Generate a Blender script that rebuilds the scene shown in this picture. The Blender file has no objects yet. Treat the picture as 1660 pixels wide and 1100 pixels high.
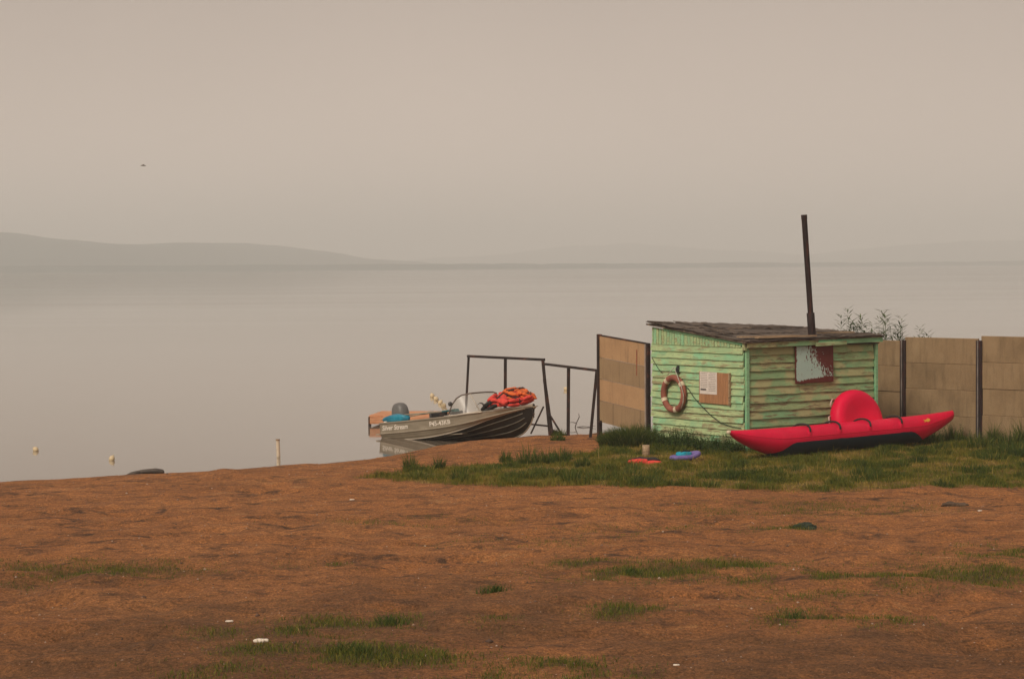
import bpy, bmesh, math, random
import numpy as np
from mathutils import Vector, Matrix, Euler
R = math.radians
rng = np.random.default_rng(7)
random.seed(7)
scene = bpy.context.scene
col = scene.collection

# ------------------------------------------------------------------ camera
cam_d = bpy.data.cameras.new('camera'); cam = bpy.data.objects.new('camera', cam_d); col.objects.link(cam)
cam_d.sensor_width = 36; cam_d.lens = 36 * 3600 / 1660; cam_d.clip_start = .1; cam_d.clip_end = 20000
cam.matrix_world = Matrix.Translation((0, 0, 3.38)) @ (Matrix.Rotation(R(90) - math.atan(120 / 3600), 4, 'X') @ Matrix.Rotation(-10 / 1660, 4, 'Z'))
scene.camera = cam

# ------------------------------------------------------------------ sky
SUN_AZ, SUN_EL = R(216), R(40)          # compass-like: 0 = +Y, clockwise
world = bpy.data.worlds.new('World'); scene.world = world; world.use_nodes = True
wt = world.node_tree; wt.nodes.clear()
sky = wt.nodes.new('ShaderNodeTexSky'); sky.sky_type = 'NISHITA'; sky.sun_disc = False
sky.sun_elevation = SUN_EL; sky.sun_rotation = SUN_AZ; sky.air_density = 1.0; sky.dust_density = 9.0; sky.ozone_density = 1.0
tc = wt.nodes.new('ShaderNodeTexCoord'); sx = wt.nodes.new('ShaderNodeSeparateXYZ'); wt.links.new(tc.outputs['Generated'], sx.inputs[0])
vr = wt.nodes.new('ShaderNodeValToRGB'); wt.links.new(sx.outputs[2], vr.inputs[0])   # smoke veil, thinning steadily with height
el = vr.color_ramp.elements
VEIL = (4.68, 3.77, 3.17)
def vc(k): return (VEIL[0] * k / 10, VEIL[1] * k / 10, VEIL[2] * k / 10, 1)
el[0].position = 0.0; el[0].color = vc(1.26); el[1].position = 1.0; el[1].color = vc(.72)

for p_, k_ in ((.03, 1.2), (.06, 1.07), (.09, .93), (.12, .81), (.17, .74), (.4, .72)): e = el.new(p_); e.color = vc(k_)
vr.color_ramp.interpolation = 'LINEAR'
up = wt.nodes.new('ShaderNodeVectorMath'); up.operation = 'SCALE'; up.inputs[3].default_value = 10; wt.links.new(vr.outputs[0], up.inputs[0])
mx = wt.nodes.new('ShaderNodeMixRGB'); mx.inputs[0].default_value = .93
wn = wt.nodes.new('ShaderNodeTexNoise'); wn.inputs['Scale'].default_value = 5; wn.inputs['Detail'].default_value = 3; wt.links.new(tc.outputs['Generated'], wn.inputs['Vector'])   # slightly uneven smoke
wm = wt.nodes.new('ShaderNodeMapRange'); wm.inputs[1].default_value = .3; wm.inputs[2].default_value = .7; wm.inputs[3].default_value = .955; wm.inputs[4].default_value = 1.045; wt.links.new(wn.outputs[0], wm.inputs[0])
us = wt.nodes.new('ShaderNodeVectorMath'); us.operation = 'SCALE'; wt.links.new(up.outputs[0], us.inputs[0]); wt.links.new(wm.outputs[0], us.inputs[3])
wt.links.new(sky.outputs[0], mx.inputs[1]); wt.links.new(us.outputs[0], mx.inputs[2])
bg = wt.nodes.new('ShaderNodeBackground'); bg.inputs[1].default_value = .1; wt.links.new(mx.outputs[0], bg.inputs[0])
wo = wt.nodes.new('ShaderNodeOutputWorld'); wt.links.new(bg.outputs[0], wo.inputs[0])

# ------------------------------------------------------------------ sun, exposure
sd = bpy.data.lights.new('sun', 'SUN'); sd.energy = 1.5; sd.angle = R(16); sd.color = (1, .88, .74)
sun = bpy.data.objects.new('sun', sd); col.objects.link(sun)
sdir = Vector((math.sin(SUN_AZ) * math.cos(SUN_EL), math.cos(SUN_AZ) * math.cos(SUN_EL), math.sin(SUN_EL)))
sun.rotation_euler = sdir.to_track_quat('Z', 'Y').to_euler(); sun.location = (-20, -20, 40)
vs = scene.view_settings; vs.view_transform = 'Standard'; vs.look = 'None'; vs.gamma = 1; vs.use_curve_mapping = False; vs.exposure = .52
scene.cycles.volume_bounces = 5; scene.cycles.max_bounces = 10; scene.cycles.transparent_max_bounces = 16

# ------------------------------------------------------------------ helpers
def tag(o, label=None, cat=None, group=None, kind=None):
    if label: o['label'] = label
    if cat: o['category'] = cat
    if group: o['group'] = group
    if kind: o['kind'] = kind
    return o
def empty(name, loc=(0, 0, 0), rz=0, label=None, cat=None, group=None):
    o = bpy.data.objects.new(name, None); col.objects.link(o); o.location = loc; o.rotation_euler = (0, 0, rz); o.empty_display_size = .2
    return tag(o, label, cat, group)
def link_mesh(name, me, mat=None, parent=None, loc=None, rot=None):
    o = bpy.data.objects.new(name, me); col.objects.link(o)
    if mat and not me.materials: me.materials.append(mat)
    if parent: o.parent = parent
    if loc is not None: o.location = loc
    if rot is not None: o.rotation_euler = rot
    return o
class MB:
    def __init__(s): s.v = []; s.f = []
    def add(s, vs, fs):
        b = len(s.v); s.v += [tuple(map(float, p)) for p in vs]; s.f += [tuple(i + b for i in f) for f in fs]; return s
    def box(s, a, b):
        (x0, y0, z0), (x1, y1, z1) = a, b
        return s.add([(x0,y0,z0),(x1,y0,z0),(x1,y1,z0),(x0,y1,z0),(x0,y0,z1),(x1,y0,z1),(x1,y1,z1),(x0,y1,z1)],
                     [(0,3,2,1),(4,5,6,7),(0,1,5,4),(1,2,6,5),(2,3,7,6),(3,0,4,7)])
    def bar(s, p, q, w, h=None, up=(0, 0, 1), w2=None):
        h = h or w; p, q = Vector(p), Vector(q); d = (q - p).normalized(); u = Vector(up)
        if abs(d.dot(u)) > .98: u = Vector((0, 1, 0))
        a = d.cross(u).normalized(); b = a.cross(d).normalized(); k = (w2 or w) / w
        vs = [c + a * sx * w / 2 * m + b * sy * h / 2 * m for c, m in ((p, 1), (q, k)) for sx, sy in ((-1,-1),(1,-1),(1,1),(-1,1))]
        return s.add(vs, [(3,2,1,0),(4,5,6,7),(0,1,5,4),(1,2,6,5),(2,3,7,6),(3,0,4,7)])
    def tube(s, pts, r, n=8, cap=True):
        pts = [Vector(p) for p in pts]; rs = r if hasattr(r, '__len__') else [r] * len(pts); b = len(s.v); vs = []; fs = []
        ref = Vector((0, 0, 1)); d0 = (pts[1] - pts[0]).normalized()
        if abs(d0.dot(ref)) > .9: ref = Vector((1, 0, 0))
        for i, p in enumerate(pts):
            d = (pts[min(i + 1, len(pts) - 1)] - pts[max(i - 1, 0)]).normalized()
            a = d.cross(ref).normalized(); c = a.cross(d).normalized(); ref = c
            vs += [p + (a * math.cos(t) + c * math.sin(t)) * rs[i] for t in [2 * math.pi * k / n for k in range(n)]]
        for i in range(len(pts) - 1):
            for k in range(n):
                fs.append((i*n+k, i*n+(k+1)%n, (i+1)*n+(k+1)%n, (i+1)*n+k))
        if cap: fs += [tuple(range(n)), tuple(range((len(pts)-1)*n, len(pts)*n))]
        return s.add(vs, fs)
    def grid(s, P, close_u=False, close_v=False):
        nu, nv = len(P), len(P[0]); vs = [p for row in P for p in row]; fs = []
        for i in range(nu - (0 if close_u else 1)):
            for j in range(nv - (0 if close_v else 1)):
                a, b = i, (i + 1) % nu; c, d = j, (j + 1) % nv
                fs.append((a*nv+c, b*nv+c, b*nv+d, a*nv+d))
        return s.add(vs, fs)
    def lathe(s, prof, n=24, axis='z'):
        P = [[(r*math.cos(2*math.pi*k/n), r*math.sin(2*math.pi*k/n), z) for k in range(n)] for r, z in prof]
        return s.grid(P, close_v=True)
    def tf(s, M): s.v = [tuple(M @ Vector(p)) for p in s.v]; return s
    def mesh(s, name, smooth=False, fixn=True):
        me = bpy.data.meshes.new(name); me.from_pydata(s.v, [], s.f)
        if fixn:
            bm = bmesh.new(); bm.from_mesh(me); bmesh.ops.remove_doubles(bm, verts=bm.verts, dist=1e-5)
            bmesh.ops.recalc_face_normals(bm, faces=bm.faces); bm.to_mesh(me); bm.free()
        if smooth: me.polygons.foreach_set('use_smooth', [True] * len(me.polygons))
        me.update(); return me
    def build(s, name, mat, parent=None, smooth=False, loc=None, rot=None, bevel=0):
        o = link_mesh(name, s.mesh(name, smooth), mat, parent, loc, rot)
        if bevel:
            m = o.modifiers.new('bevel', 'BEVEL'); m.width = bevel; m.segments = 2; m.limit_method = 'ANGLE'
        return o
def np_mesh(name, v, faces_flat, loop_tot, mat, attrs=None, smooth=False):
    me = bpy.data.meshes.new(name); nf = len(loop_tot)
    me.vertices.add(len(v)); me.vertices.foreach_set('co', np.asarray(v, np.float32).ravel())
    me.loops.add(len(faces_flat)); me.loops.foreach_set('vertex_index', np.asarray(faces_flat, np.int32))
    me.polygons.add(nf); me.polygons.foreach_set('loop_start', np.concatenate([[0], np.cumsum(loop_tot)[:-1]]).astype(np.int32))
    me.polygons.foreach_set('loop_total', np.asarray(loop_tot, np.int32))
    if smooth: me.polygons.foreach_set('use_smooth', np.ones(nf, bool))
    for k, a in (attrs or {}).items():
        at = me.attributes.new(k, 'FLOAT', 'POINT'); at.data.foreach_set('value', np.asarray(a, np.float32))
    me.update(); me.validate()
    if mat: me.materials.append(mat)
    return me
def hash2(i, j, s):
    h = np.sin(i * 127.1 + j * 311.7 + s * 74.7) * 43758.5453
    return h - np.floor(h)
def vnoise(x, y, s=0):
    x = np.asarray(x, float); y = np.asarray(y, float); i, j = np.floor(x), np.floor(y); fx, fy = x - i, y - j
    fx = fx * fx * (3 - 2 * fx); fy = fy * fy * (3 - 2 * fy)
    a, b, c, d = hash2(i, j, s), hash2(i + 1, j, s), hash2(i, j + 1, s), hash2(i + 1, j + 1, s)
    return a + (b - a) * fx + (c - a) * fy + (a - b - c + d) * fx * fy
def fbm(x, y, s=0, o=4):
    t = 0; a = .5
    for k in range(o): t = t + a * vnoise(x * 2 ** k, y * 2 ** k, s + k); a *= .5
    return t
def sstep(a, b, x): t = np.clip((x - a) / (b - a), 0, 1); return t * t * (3 - 2 * t)

# ------------------------------------------------------------------ material helpers
class NT:
    def __init__(s, name):
        s.m = bpy.data.materials.new(name); s.m.use_nodes = True; s.t = s.m.node_tree
        s.b = s.t.nodes['Principled BSDF']; s.out = s.t.nodes['Material Output']
    def n(s, t, **k):
        nd = s.t.nodes.new('ShaderNode' + t)
        for a, v in k.items(): setattr(nd, a, v)
        return nd
    def put(s, sock, v):
        if hasattr(v, 'links'): s.t.links.new(v, sock)
        else: sock.default_value = (tuple(v) + (1,)) if hasattr(v, '__len__') and len(v) == 3 and sock.type == 'RGBA' else v
    def coord(s, kind='Object', scale=(1, 1, 1), rand=0, loc=(0, 0, 0)):
        t = s.n('TexCoord'); mp = s.n('Mapping'); s.put(mp.inputs[0], t.outputs[kind]); mp.inputs['Scale'].default_value = scale; mp.inputs['Location'].default_value = loc
        if not rand: return mp.outputs[0]
        oi = s.n('ObjectInfo'); mu = s.n('Math', operation='MULTIPLY'); s.put(mu.inputs[0], oi.outputs['Random']); mu.inputs[1].default_value = rand
        ad = s.n('VectorMath', operation='ADD'); s.put(ad.inputs[0], mp.outputs[0]); s.put(ad.inputs[1], mu.outputs[0]); return ad.outputs[0]
    def random(s): return s.n('ObjectInfo').outputs['Random']
    def noise(s, vec, scale, detail=4, rough=.55, dist=0):
        nd = s.n('TexNoise'); s.put(nd.inputs['Vector'], vec); nd.inputs['Scale'].default_value = scale; nd.inputs['Detail'].default_value = detail
        nd.inputs['Roughness'].default_value = rough; nd.inputs['Distortion'].default_value = dist; return nd.outputs[0]
    def ramp(s, f, st, interp='LINEAR'):
        nd = s.n('ValToRGB'); s.put(nd.inputs[0], f); e = nd.color_ramp.elements; nd.color_ramp.interpolation = interp
        while len(e) < len(st): e.new(.5)
        for k, (p, c) in enumerate(st):
            e[k].position = p; e[k].color = (c, c, c, 1) if not hasattr(c, '__len__') else (tuple(c) + (1,))[:4]
        return nd.outputs[0]
    def mix(s, f, a, b, bt='MIX'):
        nd = s.n('MixRGB', blend_type=bt); s.put(nd.inputs[0], f); s.put(nd.inputs[1], a); s.put(nd.inputs[2], b); return nd.outputs[0]
    def math(s, op, a, b=0.):
        nd = s.n('Math', operation=op); s.put(nd.inputs[0], a); s.put(nd.inputs[1], b); return nd.outputs[0]
    def attr(s, name): return s.n('Attribute', attribute_name=name).outputs['Fac']
    def bump(s, h, strength=.3, dist=.01):
        nd = s.n('Bump'); s.put(nd.inputs['Height'], h); nd.inputs['Strength'].default_value = strength; nd.inputs['Distance'].default_value = dist
        s.put(s.b.inputs['Normal'], nd.outputs[0]); return s
    def fin(s, color=None, rough=.6, metal=0, spec=None):
        if color is not None: s.put(s.b.inputs['Base Color'], color)
        s.put(s.b.inputs['Roughness'], rough); s.put(s.b.inputs['Metallic'], metal)
        if spec is not None: s.b.inputs['Specular IOR Level'].default_value = spec
        return s.m
def simple(name, c, rough=.6, var=.25, scale=6, metal=0, rand=0, bump=.1, spec=None, dirt=None):
    t = NT(name); v = t.coord(rand=rand); f = t.noise(v, scale, 6)
    d = dirt or tuple(x * (1 - var * 1.6) for x in c); cc = t.ramp(f, [(.3, d), (.55, c), (.75, tuple(min(1, x * (1 + var)) for x in c))])
    if bump: t.bump(t.noise(v, scale * 8, 3), bump, .004)
    return t.fin(cc, rough, metal, spec)

# ------------------------------------------------------------------ terrain function
WATER = -.35
SHX = [-200, -60, -20, -9.02, -7.53, -5.99, -4.42, -2.75, -2.3, -1.95, -1.55, -.8, .2, .66, 2.3, 6, 20, 60, 200]
SHY = [-20, 24, 35.5, 38.6, 39.3, 40.15, 41.3, 42.7, 43.6, 44.7, 45.9, 47.2, 48.0, 48.5, 49.1, 50, 53, 60, 80]
PITS = [(2.05, 20.9, .55, .22, .07), (2.9, 19.4, .6, .2, .09), (3.4, 19.9, .5, .3, .06), (1.5, 21.0, .35, .12, .05), (-.7, 24.4, .9, .2, .05), (-3.6, 33.9, .9, .25, .06), (-5.2, 30.5, .6, .3, .05),
        (.6, 20.2, .3, .12, .04), (-1.7, 19.8, .5, .12, .04), (3.7, 17.6, .7, .4, .08), (-2.6, 27.4, .5, .2, .04), (1.0, 17.1, .4, .15, .03), (4.2, 25.0, 1.0, .25, .05)]
_r = random.Random(99)
PITS += [(_r.uniform(-5, 5.5), _r.uniform(15.5, 30), _r.uniform(.06, .16), _r.uniform(.10, .26), _r.uniform(.015, .04)) for _ in range(190)]
def tz(x, y, fine=True):
    x = np.asarray(x, float); y = np.asarray(y, float)
    d = np.interp(x, SHX, SHY) + .25 * (vnoise(x * 1.3, x * 0 + 3.3, 5) - .5) - y
    z = np.where(d > 0, WATER + .36 * (1 - np.exp(-np.maximum(d, 0) / 3.8)), WATER + .11 * d)
    z = np.maximum(z, -2.2)
    b = np.maximum(0, 31 - y); z = z + .03 * b * b / (b + 2) + .00035 * np.maximum(0, 16 - y) ** 2
    z = z + .05 * np.exp(-((x - .3) / 1.0) ** 2 - ((y - 45.0) / .8) ** 2)
    if fine:
        land = sstep(-.6, .5, d)
        near = .55 + .45 * sstep(36, 20, y)
        z = z + land * near * (.085 * (fbm(x * .75, y * .55, 11, 3) - .45) + .15 * (vnoise(x * 2.1, y * 1.7, 21) - .5) * vnoise(x * .5, y * .4, 22) + .055 * (fbm(x * 4.5, y * 3.5, 31, 3) - .4) * (.35 + vnoise(x * .8, y * .6, 35)))
        for px, py, sx, sy, h in PITS: z = z - h * np.exp(-((x - px) / sx) ** 2 - ((y - py) / sy) ** 2)
    return z
def tz1(x, y): return float(tz(np.array([x]), np.array([y]))[0])

# lawn outline (plan): nearer edge and farther edge as functions of x
def lawn_mask(x, y):
    n = 1.1 * (fbm(x * .8, y * .5, 41, 4) - .47)
    lo = np.interp(x, [-2.4, -2.1, -1.27, -.3, 1.6, 4.3, 7.7, 14, 60], [36.0, 35.7, 34.6, 34.0, 33.6, 33.3, 33.3, 33.5, 34]) + n * 1.1
    hi = np.interp(x, [-2.4, -1.8, -.75, .2, 1.2, 1.6, 1.85, 3, 9, 60], [36.0, 37.0, 37.6, 38.6, 39.6, 40.8, 42.8, 43.6, 46, 52]) + n * .6
    return sstep(-.25, .35, y - lo) * sstep(-.2, .4, hi - y)
PATCH = [(.75, 23.5, .35, .35, .5), (1.45, 22.9, .7, .45, .75), (2.3, 23.4, .6, .4, .6), (1.0, 19.8, .3, .28, .8), (2.75, 20.9, .35, .3, .55), (2.5, 19.2, .28, .3, .8), (3.35, 27.5, .45, .25, .45),
         (-5.2, 23.2, .8, .5, .55), (-4.3, 23.2, .7, .4, .5), (-3.6, 23.4, .4, .3, .4), (-2.05, 23.7, .3, .2, .45), (-2.3, 18.6, .3, .25, .5), (-1.7, 18.75, .4, .3, .8), (-1.0, 18.95, .22, .22, 1.),
         (-1.9, 17.4, .35, .3, .5), (-1.25, 17.2, .45, .25, 1.), (-.75, 17.0, .35, .25, .7), (2.6, 22.3, .5, .35, .55), (3.5, 21.9, .7, .4, .7), (4.6, 22.4, .9, .5, .7), (.35, 16.5, .35, .2, .5), (-.35, 16.1, .3, .2, .5),
         (3.1, 19.0, .3, .3, .4), (.55, 16.0, .3, .2, .4), (-.2, 21.2, .12, .12, .35), (-.1, 19.0, .2, .2, .3), (1.6, 27.8, .8, .3, .25), (4.0, 30.5, 1.6, .6, .28), (-1.5, 29.0, .9, .4, .2), (.2, 26.0, .8, .3, .2), (5.5, 24.5, .7, .5, .5), (-2.2, 16.4, .4, .25, .3)]
def patch_mask(x, y):
    m = np.zeros_like(x)
    for px, py, sx, sy, k in PATCH: m = np.maximum(m, k * np.exp(-((x - px) / (sx * 1.1)) ** 2 - ((y - py) / (sy * 1.6)) ** 2))
    return m * sstep(.25, .6, fbm(x * 3.2, y * 2.6, 51, 4)) * 1.4

# ------------------------------------------------------------------ ground sheet
def graded(a, b, step): return np.arange(a, b, step)
gx = np.concatenate([np.linspace(-180, -40, 15), graded(-38, -11, 1.0), graded(-10.6, -6, .12), graded(-6, 7.5, .055), graded(7.5, 12, .12), graded(12.5, 30, 1), np.linspace(35, 180, 15)])
gy = np.concatenate([np.linspace(-60, -5, 12), graded(0, 12, .6), graded(12.5, 15, .12), graded(15, 26, .05), graded(26, 50, .085), graded(50.2, 60, .6), np.linspace(62, 160, 16)])
GX, GY = np.meshgrid(gx, gy); GZ = tz(GX, GY)
nx, ny = len(gx), len(gy); idx = np.arange(nx * ny).reshape(ny, nx)
quads = np.stack([idx[:-1, :-1], idx[:-1, 1:], idx[1:, 1:], idx[1:, :-1]], -1).reshape(-1, 4)
lm = lawn_mask(GX.ravel(), GY.ravel()); pm = patch_mask(GX.ravel(), GY.ravel())
dsh = (np.interp(GX, SHX, SHY) - GY).ravel()
soil = np.clip(sstep(28, 15.5, GY.ravel()) * (.25 + 1.0 * sstep(.32, .62, fbm(GX.ravel() * .45, GY.ravel() * .35, 131, 5))), 0, 1)  # dark soil patches, plus lens falloff painted in as darker foreground
wet = sstep(1.1, .1, dsh + .25 * (fbm(GX.ravel() * 2, GY.ravel() * 2, 61) - .5))

t = NT('sand'); v = t.coord('Object')
big = t.noise(t.coord('Object', (.35, .4, .5)), 1.2, 5, .6, .4)
mid = t.noise(t.coord('Object', (1, .8, 1)), 2.6, 8, .7, .5)
fin = t.noise(t.coord('Object', (1, .7, 1)), 18, 6, .75); grain = t.noise(t.coord('Object', (1, .5, 1)), 46, 4, .75)
c = t.ramp(big, [(.3, (.37, .15, .047)), (.5, (.46, .188, .06)), (.72, (.53, .23, .08))])
c = t.mix(t.ramp(mid, [(.46, 0), (.62, .8)]), c, (.27, .115, .045))
streak = t.noise(t.coord('Object', (.8, .9, 1), loc=(3, 7, 0)), 2.0, 9, .74, .8)
c = t.mix(t.ramp(streak, [(.52, 0), (.64, .92)]), c, (.075, .042, .025))
c = t.mix(t.ramp(streak, [(.30, .75), (.42, 0)]), c, (.56, .31, .13))
c = t.mix(t.math('MULTIPLY', t.attr('soil'), t.ramp(mid, [(.3, .45), (.6, .95)])), c, (.185, .088, .034))
c = t.mix(.8, c, t.ramp(fin, [(.3, (.22, .22, .22)), (.5, (.5, .5, .5)), (.7, (.80, .77, .72))]), 'OVERLAY')
c = t.mix(.9, c, t.ramp(grain, [(.32, (.2, .2, .2)), (.68, (.8, .8, .8))]), 'OVERLAY')
c = t.mix(t.ramp(t.noise(v, 62, 2, .5), [(.70, 0), (.74, .7)]), c, (.11, .075, .055))
c = t.mix(t.ramp(t.noise(t.coord('Object', loc=(9, 4, 2)), 48, 2, .5), [(.72, 0), (.76, .8)]), c, (.62, .47, .36))
c = t.mix(t.math('MULTIPLY', t.attr('lawn'), t.ramp(fin, [(.3, .95), (.7, .6)])), c, (.15, .125, .03))
c = t.mix(t.math('MULTIPLY', t.attr('patch'), .8), c, (.085, .082, .028))
c = t.mix(t.math('MULTIPLY', t.attr('wet'), .75), c, (.12, .068, .042))
hh = t.math('ADD', t.math('MULTIPLY', fin, 1.0), t.math('MULTIPLY', grain, .35)); hh = t.math('ADD', hh, t.math('MULTIPLY', mid, 2.2))
t.bump(hh, 1.0, .06)
SAND = t.fin(c, t.ramp(t.attr('wet'), [(0, .95), (1, .5)]), spec=.25)
me = np_mesh('beach', np.stack([GX.ravel(), GY.ravel(), GZ.ravel()], -1), quads.ravel(), np.full(len(quads), 4), SAND, dict(lawn=lm, patch=pm, wet=wet, soil=soil), True)
tag(link_mesh('beach_ground', me), 'reddish brown sandy beach sloping down to the lake', kind='structure')

# ------------------------------------------------------------------ lake
t = NT('lake_water')
rip = t.noise(t.coord('Object', (.5, 2.2, 1)), 1.6, 4, .55)
lanes = t.noise(t.coord('Object', (.006, .03, 1)), 1.0, 4, .6)
t.bump(rip, .010, .04)
t.b.inputs['IOR'].default_value = 1.33
WATERM = t.fin((.20, .165, .125), t.ramp(lanes, [(.3, .04), (.7, .075)]))
mb = MB().add([(-5600, -40, WATER), (5600, -40, WATER), (5600, 300, WATER), (-5600, 300, WATER)], [(0, 1, 2, 3)])
mb.add([(-5600, 300, WATER), (5600, 300, WATER), (5600, 6200, WATER), (-5600, 6200, WATER)], [(0, 1, 2, 3)])
tag(mb.build('lake_water', WATERM), 'calm pale lake reflecting the hazy sky', kind='structure')

# ------------------------------------------------------------------ far hills
t = NT('far_forest'); f = t.noise(t.coord('Object', (1, 1, 1)), .02, 5)
FOREST = t.fin(t.ramp(f, [(.35, (.015, .055, .055)), (.65, (.03, .085, .08))]), 1, spec=0)
def hill(name, label, Y, depth, prof, seed, bumps=4.5, res=8, slant=0):
    xs = np.arange(prof[0][0], prof[-1][0] + 1, res); hs = np.interp(xs, [p[0] for p in prof], [p[1] for p in prof])
    k = np.ones(9) / 9; hs = np.convolve(np.pad(hs, 4, 'edge'), k, 'valid')
    rows = []
    for q in np.linspace(0, 1, 13):
        w = math.sin(math.pi * min(q * 1.0, 1)) ** .8
        nz = bumps * (fbm(xs / 70, xs * 0 + q * 9, seed, 5) - .4) * 2 * (w > .01)
        rows.append([(x, Y + depth * q + 30 * math.sin(x / 400 + seed) + slant * max(0, x + 500), WATER - 1 + max(0, (h + n + 1) * w * (1 + slant * max(0, x + 500) / Y))) for x, h, n in zip(xs, hs, nz)])
    tag(MB().grid(rows).build(name, FOREST, smooth=True), label, kind='structure')
def hp(pts, Y): return [((px - 830) / 3600 * Y, max(0, h) * Y / 3600) for px, h in pts]
hill('hill', 'forested hill fading into haze on the left of the far shore', 2300, 700,
     hp([(-2600, 40), (-1500, 90), (-700, 70), (-200, 66), (0, 64), (60, 58), (130, 47), (200, 41), (250, 40), (300, 43), (350, 40), (420, 33), (500, 22), (570, 13), (640, 6), (700, 0)], 2650), 3, slant=2.2)
hill('hill', 'faint hazy ridge on the far shore in the middle', 4900, 900, hp([(560, 0), (700, 14), (820, 20), (900, 31), (1000, 36), (1080, 34), (1180, 24), (1300, 16), (1420, 14), (1500, 4)], 5350), 8)
hill('hill', 'faint hazy ridge on the far shore at the right', 4700, 800, hp([(1180, 0), (1300, 16), (1420, 28), (1560, 36), (1700, 38), (2100, 52), (3200, 60), (4500, 40)], 5100), 15)
hill('far_shore', 'low wooded strip of far shore along the water', 2050, 160, hp([(-3500, 7), (-400, 9), (200, 8), (700, 7), (1000, 5.5), (1400, 4.5), (2000, 5), (5000, 6)], 2130), 23, 2.2, 6, .85)

# ------------------------------------------------------------------ haze
t = NT('haze'); t.t.nodes.remove(t.b)
pv = t.n('VolumePrincipled'); pv.inputs['Color'].default_value = (.93, .98, 1.0, 1); pv.inputs['Density'].default_value = 6.6e-4; pv.inputs['Anisotropy'].default_value = .0
t.t.links.new(pv.outputs[0], t.out.inputs['Volume'])
hz = MB().box((-5900, -200, -4), (5900, 6400, 110)).build('haze', t.m); tag(hz, 'pale smoky haze lying over the lake', kind='stuff')

# ================================================================== SHED
def paint_mat(name, g1, g2, wood, wear, patch=None):
    t = NT(name); v = t.coord('Object', (1.2, 9, 9), rand=50); v2 = t.coord('Object', (2.5, 4, 4), rand=31)
    rnd = t.random(); base = t.mix(rnd, g1, g2)
    base = t.mix(t.ramp(t.noise(v2, 1.0, 4), [(.42, 0), (.58, .75)]), base, tuple(x * 1.15 for x in g2))
    base = t.mix(t.ramp(t.noise(t.coord('Object', (1.6, 2, 2), rand=77), 1.1, 3), [(.55, 0), (.62, .8)]), base, (g1[0] * .95, g1[1] * 1.15, g1[2] * 1.2))
    base = t.mix(t.ramp(t.noise(v, 3.5, 5), [(.45, 0), (.7, .55)]), base, tuple(x * .62 for x in g1))
    if patch: base = t.mix(t.ramp(t.noise(v2, .55, 3), [(.5, 0), (.56, .8)]), base, patch)
    w = t.noise(v, 2.2, 9, .72); k = t.math('ADD', w, t.math('MULTIPLY', rnd, .10))
    wd = t.mix(t.noise(t.coord('Object', (1, 30, 30), rand=20), 2, 5), wood, tuple(x * .5 for x in wood))
    c = t.mix(t.ramp(k, [(wear, 0), (wear + .07, 1)]), base, wd)
    sp = t.noise(t.coord('Object', (4, 10, 10), rand=12), 5, 4, .6); c = t.mix(t.ramp(sp, [(.66, 0), (.70, .8)]), c, (.055, .05, .035))
    t.bump(t.math('ADD', w, t.noise(t.coord('Object', (2, 40, 40), rand=9), 2, 4)), .35, .006)
    return t.fin(c, .75, spec=.3)
G_L = paint_mat('green_paint_bright', (.29, .52, .29), (.43, .53, .27), (.40, .36, .20), .575)
G_R = paint_mat('green_paint_weathered', (.24, .40, .20), (.31, .43, .21), (.27, .22, .125), .585, (.44, .41, .21))
G_T = paint_mat('green_paint_trim', (.20, .46, .25), (.27, .52, .29), (.3, .3, .18), .68)
DARK = simple('gap_shade', (.03, .025, .02), .9, bump=0)  # near-black colour standing in for shade inside gaps between boards
t = NT('roofing_felt'); v = t.coord('Object', (1, 1, 1), rand=20)
c = t.ramp(t.noise(v, 3, 8, .7), [(.3, (.035, .028, .024)), (.5, (.085, .066, .052)), (.68, (.16, .12, .09))]); c = t.mix(t.ramp(t.noise(t.coord('Object', (.6, 3, 1), rand=8), 3, 6, .7), [(.55, 0), (.65, .7)]), c, (.27, .19, .12))
t.bump(t.noise(v, 14, 6), .6, .01); FELT = t.fin(c, .9)
t = NT('bare_plank'); v = t.coord('Object', (1, 14, 14), rand=20)
BARE = t.bump(t.noise(v, 5, 6), .4, .004).fin(t.ramp(t.noise(v, 2.5, 7, .7), [(.3, (.10, .07, .045)), (.5, (.34, .235, .14)), (.7, (.5, .37, .23))]), .85)
t = NT('rusty_pipe'); v = t.coord('Object', (6, 6, 1.2))
RUST = t.bump(t.noise(v, 6, 6), .3, .004).fin(t.ramp(t.noise(v, 2.2, 6, .65), [(.3, (.006, .004, .004)), (.52, (.020, .007, .006)), (.7, (.085, .022, .012))]), .8)
t = NT('rusty_frame_metal'); v = t.coord('Object', (4, 4, 4))
RUSTF = t.bump(t.noise(v, 8, 5), .3, .003).fin(t.ramp(t.noise(v, 1.1, 6, .65), [(.35, (.012, .009, .008)), (.55, (.028, .014, .011)), (.72, (.17, .055, .028))]), .8)

SC = (4.178, 39.923, 0.0); SA = R(34); WX, WY = 3.2, 2.68
shed = empty('wooden_shed', SC, SA, 'small green weathered board shed with sloping roof and tall rusty chimney pipe', 'shed')
def zr(x, y):
    a, b = x / WX, y / WY
    return 2.0 * (1-a) * (1-b) + 2.03 * a * (1-b) + 2.25 * (1-a) * b + 2.13 * a * b
def lap_mesh(L, H, name):
    n = 8; m = MB(); rows = []
    for i in range(n + 1):
        x = L * i / n; w = .0025 * math.sin(i * 2.3 + L); rows.append([(x, -.008 + w, H + .024), (x, -.042 + w, w * 2), (x, -.006, w * 2 + .004), (x, -.0, H + .024)])
    m.grid(rows, close_v=True); m.add(rows[0], [(0, 1, 2, 3)]); m.add(rows[-1], [(3, 2, 1, 0)]); return m.mesh(name)
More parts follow.
